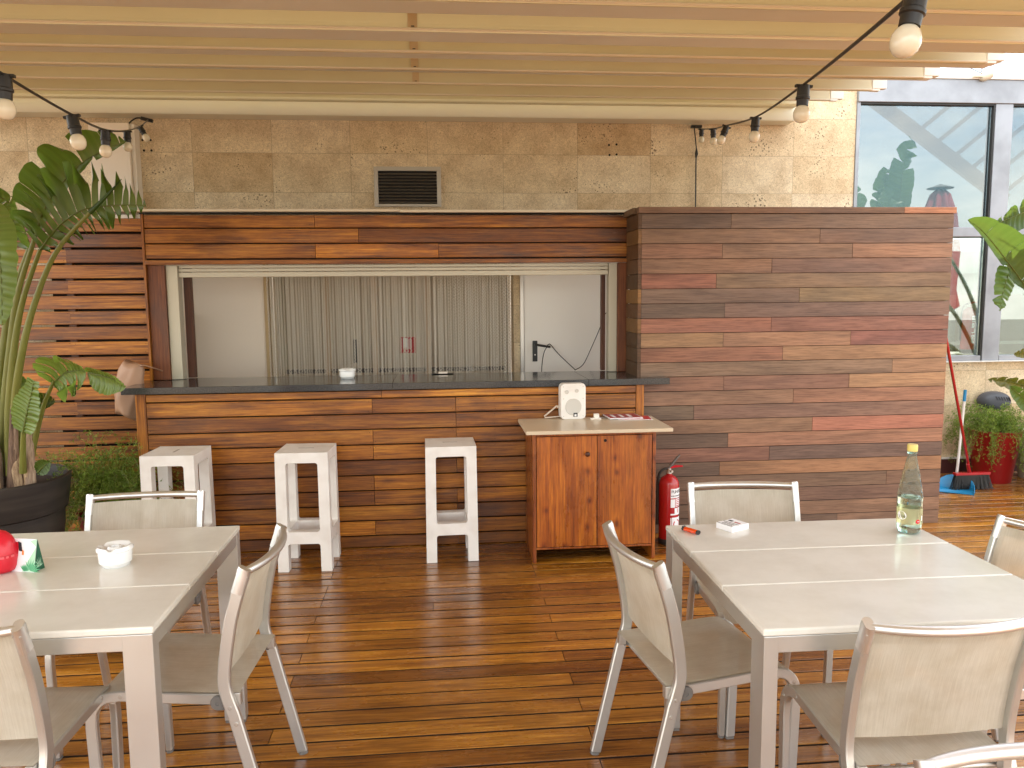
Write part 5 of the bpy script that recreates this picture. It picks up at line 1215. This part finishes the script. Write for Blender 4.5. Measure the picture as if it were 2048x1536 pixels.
def fern(parent, center, nst, length, seed, rise=.5, spread=1.0, dens=46, mt=None, mt2=None, bias=(0, 0)):
    rnd = random.Random(seed)
    for part, (n_, mt_) in enumerate(((int(nst*.68), mt or M['fern']), (int(nst*.32), mt2 or M['fern_light']))):
        a = MB(); st = MB()
        for s in range(n_):
            an = rnd.uniform(0, 2*math.pi); ln = length*rnd.uniform(.55, 1.1); r_ = rise*rnd.uniform(.4, 1.2)
            d = Vector((math.cos(an)*spread+bias[0], math.sin(an)*spread+bias[1], 0)); p = Vector(center)+Vector((rnd.uniform(-.05, .05), rnd.uniform(-.05, .05), 0))
            vel = d*.6*rnd.uniform(.6, 1.1) + Vector((0, 0, r_*1.8)); step = ln/24; pts = [p.copy()]
            for k in range(24):
                vel += Vector((rnd.uniform(-.06, .06), rnd.uniform(-.06, .06), -.085)); p = p + vel.normalized()*step; pts.append(p.copy())
            st.tube(pts[::2], .0011, 3, caps=False, r=rnd.random())
            for k in range(3, 25):
                q = pts[k]
                for _ in range(max(2, dens//24)):
                    c = q + Vector((rnd.gauss(0, .016), rnd.gauss(0, .016), rnd.gauss(0, .013))); r0 = rnd.random()
                    for _n in range(5):
                        v = Vector((rnd.gauss(0, 1), rnd.gauss(0, 1), rnd.gauss(.2, 1))).normalized()*rnd.uniform(.010, .022); wv = v.cross(Vector((rnd.gauss(0, 1), rnd.gauss(0, 1), rnd.gauss(0, 1)))).normalized()*.0021
                        a.face([c-wv, c+wv, c+v], r0*.7+rnd.random()*.3)
        a.build('foliage', mt_, parent); st.build('stems', M['petiole'], parent)
FP = Vector((-2.03, 4.86, 0))
f1 = thing('asparagus_fern', 'bushy feathery fern between the dark pot and the bar', 'potted plant', tuple(FP))
a = MB(); a.lathe([(.12, 0), (.165, .30), (.17, .31), (.155, .30)], 32, caps=(True, False)); a.build('pot', M['red_pot'], f1, smooth=40)
a = MB(); a.lathe([(.155, .285), (.01, .29)], 20, caps=(False, True)); a.build('soil', M['soil'], f1)
fern(f1, (0, 0, .28), 210, .68, 31, rise=.85, spread=.75, bias=(.05, -.08), dens=60)
RPx = Vector((4.60, 6.08, 0))
f2 = thing('asparagus_fern', 'trailing feathery fern in the tall red pot', 'potted plant', tuple(RPx))
a = MB(); a.lathe([(.135, 0), (.14, .01), (.198, .425), (.205, .435), (.195, .44), (.185, .41)], 48, caps=(True, False)); a.build('pot', M['red_pot'], f2, smooth=40)
a = MB(); a.lathe([(.187, .40), (.01, .41)], 24, caps=(False, True)); a.build('soil', M['soil'], f2)
fern(f2, (0, 0, .42), 150, .52, 32, rise=.55, spread=.8, bias=(-.12, -.05), dens=60); 
# pots at the frame edge
pp1 = thing('plant_pot', 'grey beige pot with white rim behind the red pot', 'pot', (5.02, 6.14, 0))
a = MB(); a.lathe([(.11, 0), (.16, .34), (.15, .335)], 32, caps=(True, False)); a.build('body', mat('beige_pot', (.40, .35, .27), .6), pp1, smooth=40)
a = MB(); a.lathe([(.165, .345), (.175, .36), (.175, .40), (.16, .405)], 32); a.build('rim_tray', M['white_trim'], pp1, smooth=40)
pp2 = thing('plant_pot', 'dark brown pot at the right edge in front of the beige one', 'pot', (4.84, 5.62, 0))
a = MB(); a.lathe([(.10, 0), (.14, .29), (.155, .30), (.155, .345), (.145, .35), (.135, .33)], 32, caps=(True, False)); a.build('body', M['dark_pot'], pp2, smooth=40)
a = MB(); a.lathe([(.13, .32), (.01, .325)], 24, caps=(False, True)); a.build('soil', M['soil'], pp2)

# rock-like outdoor speaker behind the fern
q = P(1987, 800, 6.34); rk = thing('wall_speaker', 'dark grey oval slotted casing on the wall above the fern', 'outdoor speaker', (q.x, 6.36, q.z-.01))
a = MB(); n = 28; vs = []; fs = []
for j in range(8):
    f = j/7; rr = math.cos(f*math.pi/2*.92); dd = .10*math.sin(f*math.pi/2)
    for k in range(n):
        an = 2*math.pi*k/n; cx = math.copysign(abs(math.cos(an))**.8, math.cos(an)); vs.append((.145*rr**.5*cx, -dd, .085*rr**.5*math.sin(an)))
for j in range(7):
    for k in range(n): fs.append((j*n+k, j*n+(k+1) % n, (j+1)*n+(k+1) % n, (j+1)*n+k))
fs.append(tuple(7*n+k for k in range(n))); a.mesh(vs, fs); a.build('casing', mat('slate_plastic', (.07, .075, .09), .5), rk, smooth=60)
for i in range(6):
    a = MB(); T = Matrix.Translation((-.03+i*.024, -.088, .035-i*.002)) @ Matrix.Rotation(R(-28), 4, 'Y'); a.box(-.004, .004, -.012, .02, -.018, .018, T=T); a.build('slot', M['ink'], rk)

# right plant (its pot stands outside the frame)
RB = Vector((5.35, 5.75, 0))
bp2 = thing('bird_of_paradise_plant', 'paddle leaved plant reaching in from the right edge by the window', 'potted plant', tuple(RB))
a = MB(); a.lathe([(.20, 0), (.28, .44), (.29, .45), (.27, .43)], 40, caps=(True, False)); a.build('pot', M['dark_pot'], bp2, smooth=40)
a = MB(); a.lathe([(.27, .41), (.01, .42)], 24, caps=(False, True)); a.build('soil', M['soil'], bp2)
def Rp(l): return [P(*q)-RB for q in l]
def rstalk(end, r0=.026): 
    e = end; b0 = Vector((random.uniform(-.08, .08), random.uniform(-.08, .08), .4)); stalk(bp2, [b0, b0.lerp(e, .5)+Vector((.12, 0, .15)), e], r0, .010)
l1 = Rp([(2110, 660, 5.45), (2060, 585, 5.4), (2005, 510, 5.35), (1965, 462, 5.32), (1936, 440, 5.3)]); rstalk(l1[0]); leaf(bp2, l1, .20, M['leaf_pale'], (.12, .05), side=(.75, -.3, .55), seed=41, droop=.3, both=(1, .25))
l2 = Rp([(2120, 400, 5.6), (2060, 420, 5.58), (2010, 440, 5.56), (1985, 452, 5.55)]); rstalk(l2[0]); leaf(bp2, l2, .13, M['leaf_pale'], (.4, .2), side=(0, -.3, .9), seed=42, droop=.2)
l3 = Rp([(2060, 470, 5.5), (2030, 520, 5.46), (2010, 570, 5.44), (2000, 622, 5.42)]); rstalk(l3[0]); leaf(bp2, l3, .11, M['leaf'], (.6, .3), side=(-1, -.2, .1), seed=43, droop=.1)
l4 = Rp([(2110, 800, 5.6), (2060, 775, 5.58), (2015, 762, 5.56), (1976, 758, 5.55)]); rstalk(l4[0]); leaf(bp2, l4, .065, M['leaf_yellow'], (.2, .4), side=(0, -.4, .9), seed=44, droop=.5)
l5 = Rp([(2110, 850, 5.5), (2070, 815, 5.48), (2040, 790, 5.46), (2020, 772, 5.45)]); rstalk(l5[0]); leaf(bp2, l5, .08, M['leaf'], (.1, .1), side=(.2, -.4, .9), seed=45, droop=.3)
l6 = Rp([(2100, 690, 5.5), (2060, 700, 5.48), (2028, 708, 5.46)]); rstalk(l6[0]); leaf(bp2, l6, .06, M['leaf_yellow'], (.1, .1), side=(0, -.4, .9), seed=46, droop=.3)
# a further tall plant and a closed parasol stand outside the frame to the right; the window mirrors them
q = P(1775, 350, 10.0); TB = Vector((q.x, 2.8, 0))
bp3 = thing('bird_of_paradise_plant', 'tall paddle leaved plant mirrored in the upper window pane', 'potted plant', tuple(TB))
a = MB(); a.lathe([(.24, 0), (.33, .50), (.34, .51), (.32, .49)], 40, caps=(True, False)); a.build('pot', M['dark_pot'], bp3, smooth=40)
a = MB(); a.lathe([(.32, .46), (.01, .47)], 24, caps=(False, True)); a.build('soil', M['soil'], bp3)
for i, (dx, dy, zz, tx) in enumerate(((.25, .0, 3.35, .22), (-.30, -.1, 2.75, -.15), (.30, -.3, 2.75, .35), (-.05, .2, 2.7, -.2), (.1, -.2, 3.0, .1))):
    e = Vector((dx, dy, zz)); b0 = Vector((random.uniform(-.1, .1), random.uniform(-.1, .1), .45)); s_ = b0.lerp(e, .66); stalk(bp3, [b0, b0.lerp(s_, .5)+Vector((-dx*.2, 0, 0)), s_], .026, .012)
    leaf(bp3, [s_, s_.lerp(e, .5), e, e+Vector((tx*.45, -.02, .22))], .20, M['leaf'], (.35, .35), side=(1, -.25, 0), seed=60+i, droop=.04, wprof=lambda t: .25+.85*math.sin(math.pi*min(t*.92+.06, 1))**.8)
q = P(1885, 372, 9.6)
ps = thing('closed_parasol', 'closed dusky red parasol mirrored in the upper window pane', 'parasol', (q.x, 3.2, 0))
a = MB(); a.tube([(0, 0, 0), (0, 0, q.z)], .024, 12); a.build('pole', M['alu'], ps, smooth=50)
a = MB(); a.lathe([(.25, 0), (.25, .06), (.05, .09)], 24); a.build('base', M['grey_plastic'], ps)
a = MB(); vs = []; fs = []; n = 48; pf = [(.04, q.z-.03), (.10, q.z-.10), (.17, q.z-.35), (.22, q.z-.8), (.20, q.z-1.3), (.24, q.z-1.55)]
for r_, z in pf:
    for k in range(n): an_ = 2*math.pi*k/n; rr = r_*(1+.22*math.cos(8*an_)); vs.append((rr*math.cos(an_), rr*math.sin(an_), z+(.04*math.cos(8*an_) if z < q.z-1.4 else 0)))
for i in range(len(pf)-1):
    for k in range(n): fs.append((i*n+k, i*n+(k+1) % n, (i+1)*n+(k+1) % n, (i+1)*n+k))
a.mesh(vs, fs); a.build('canopy', mat('dusky_red_cloth', (.30, .04, .05), .8), ps, smooth=60)
a = MB(); a.lathe([(.002, q.z+.03), (.16, q.z-.02), (.15, q.z-.03)], 16); a.build('top_vent', M['grey_plastic'], ps)

# ------------------------------------------------------------------ broom and dustpan
br0 = P(1938, 944, 5.82)
br = thing('broom', 'red handled broom leaning against the end of the wood screen', 'broom', (br0.x, 5.82, 0))
top = P(1892, 676, 5.06)-Vector((br0.x, 5.82, 0)); b_ = Vector((0, 0, br0.z))
a = MB(); a.tube([b_+Vector((0, 0, .02)), top], .0105, 12); a.build('handle', M['red_paint'], br, smooth=50)
a = MB(); a.tube([b_+Vector((.006, 0, -.01)), b_+(top-b_)*.07], [.016, .012], 12); a.box(-.125, .170, -.022, .022, b_.z-.022, b_.z-.002); a.build('head', M['red_paint'], br, bevel=.002)
a = MB(); rnd = random.Random(5)
for i in range(520):
    x = rnd.uniform(-.12, .165); y = rnd.uniform(-.02, .02); z = b_.z-.022; ln = z-.004; dx = (x-.02)*.25+rnd.gauss(0, .004); dy = rnd.gauss(0, .008)-.01
    a.face([(x-.0014, y, z), (x+.0014, y, z), (x+dx+.001, y+dy, z-ln), (x+dx-.001, y+dy, z-ln)])
a.box(-.118, .163, -.017, .017, .03, b_.z-.0225); a.build('bristles', M['black_plastic'], br)
dp0 = P(1899, 935, 5.86)
dp = thing('dustpan', 'blue long handled dustpan standing beside the broom', 'dustpan', (dp0.x+.02, 5.80, 0), R(-35))
tp = Vector((.03, .12, .80))
a = MB(); a.tube([(0, .085, .06), tuple(tp*.9+Vector((0, 0, .0)))], .0105, 12); a.build('handle', M['white_trim'], dp, smooth=50)
a = MB(); a.tube([tuple(tp*.885), tuple(tp)], .0125, 12); a.build('grip', M['blue_plastic'], dp, smooth=50)
a = MB(); n = 18; lo_ = []; hi_ = []
for k in range(n+1):
    u = k/n; an = math.pi*u; x = -.125*math.cos(an); y = .0+.10*math.sin(an)**.7 - (.12 if k in (0, n) else 0)*1.0
    h = .022+.085*math.sin(an)**.8; lo_.append(Vector((x, y, .003))); hi_.append(Vector((x*1.06, y+.02*math.sin(an), h)))
for k in range(n): a.face([lo_[k], lo_[k+1], hi_[k+1], hi_[k]])
a.face(lo_[::-1])
o = a.build('pan', M['blue_plastic'], dp, smooth=50)
bm = bmesh.new(); bm.from_mesh(o.data); bmesh.ops.remove_doubles(bm, verts=bm.verts, dist=1e-5); bmesh.ops.recalc_face_normals(bm, faces=bm.faces); bm.to_mesh(o.data); bm.free()
md = o.modifiers.new('s', 'SOLIDIFY'); md.thickness = .004

# parapet beyond the terrace, closed parasol standing there (seen reflected in the glass)
a = MB(); a.box(-9, 9.6, -5, -4.8, -.3, 1.0); tag(a.build('parapet', M['cream2']), 'cream parapet at the open side of the terrace behind the viewer', 'parapet')
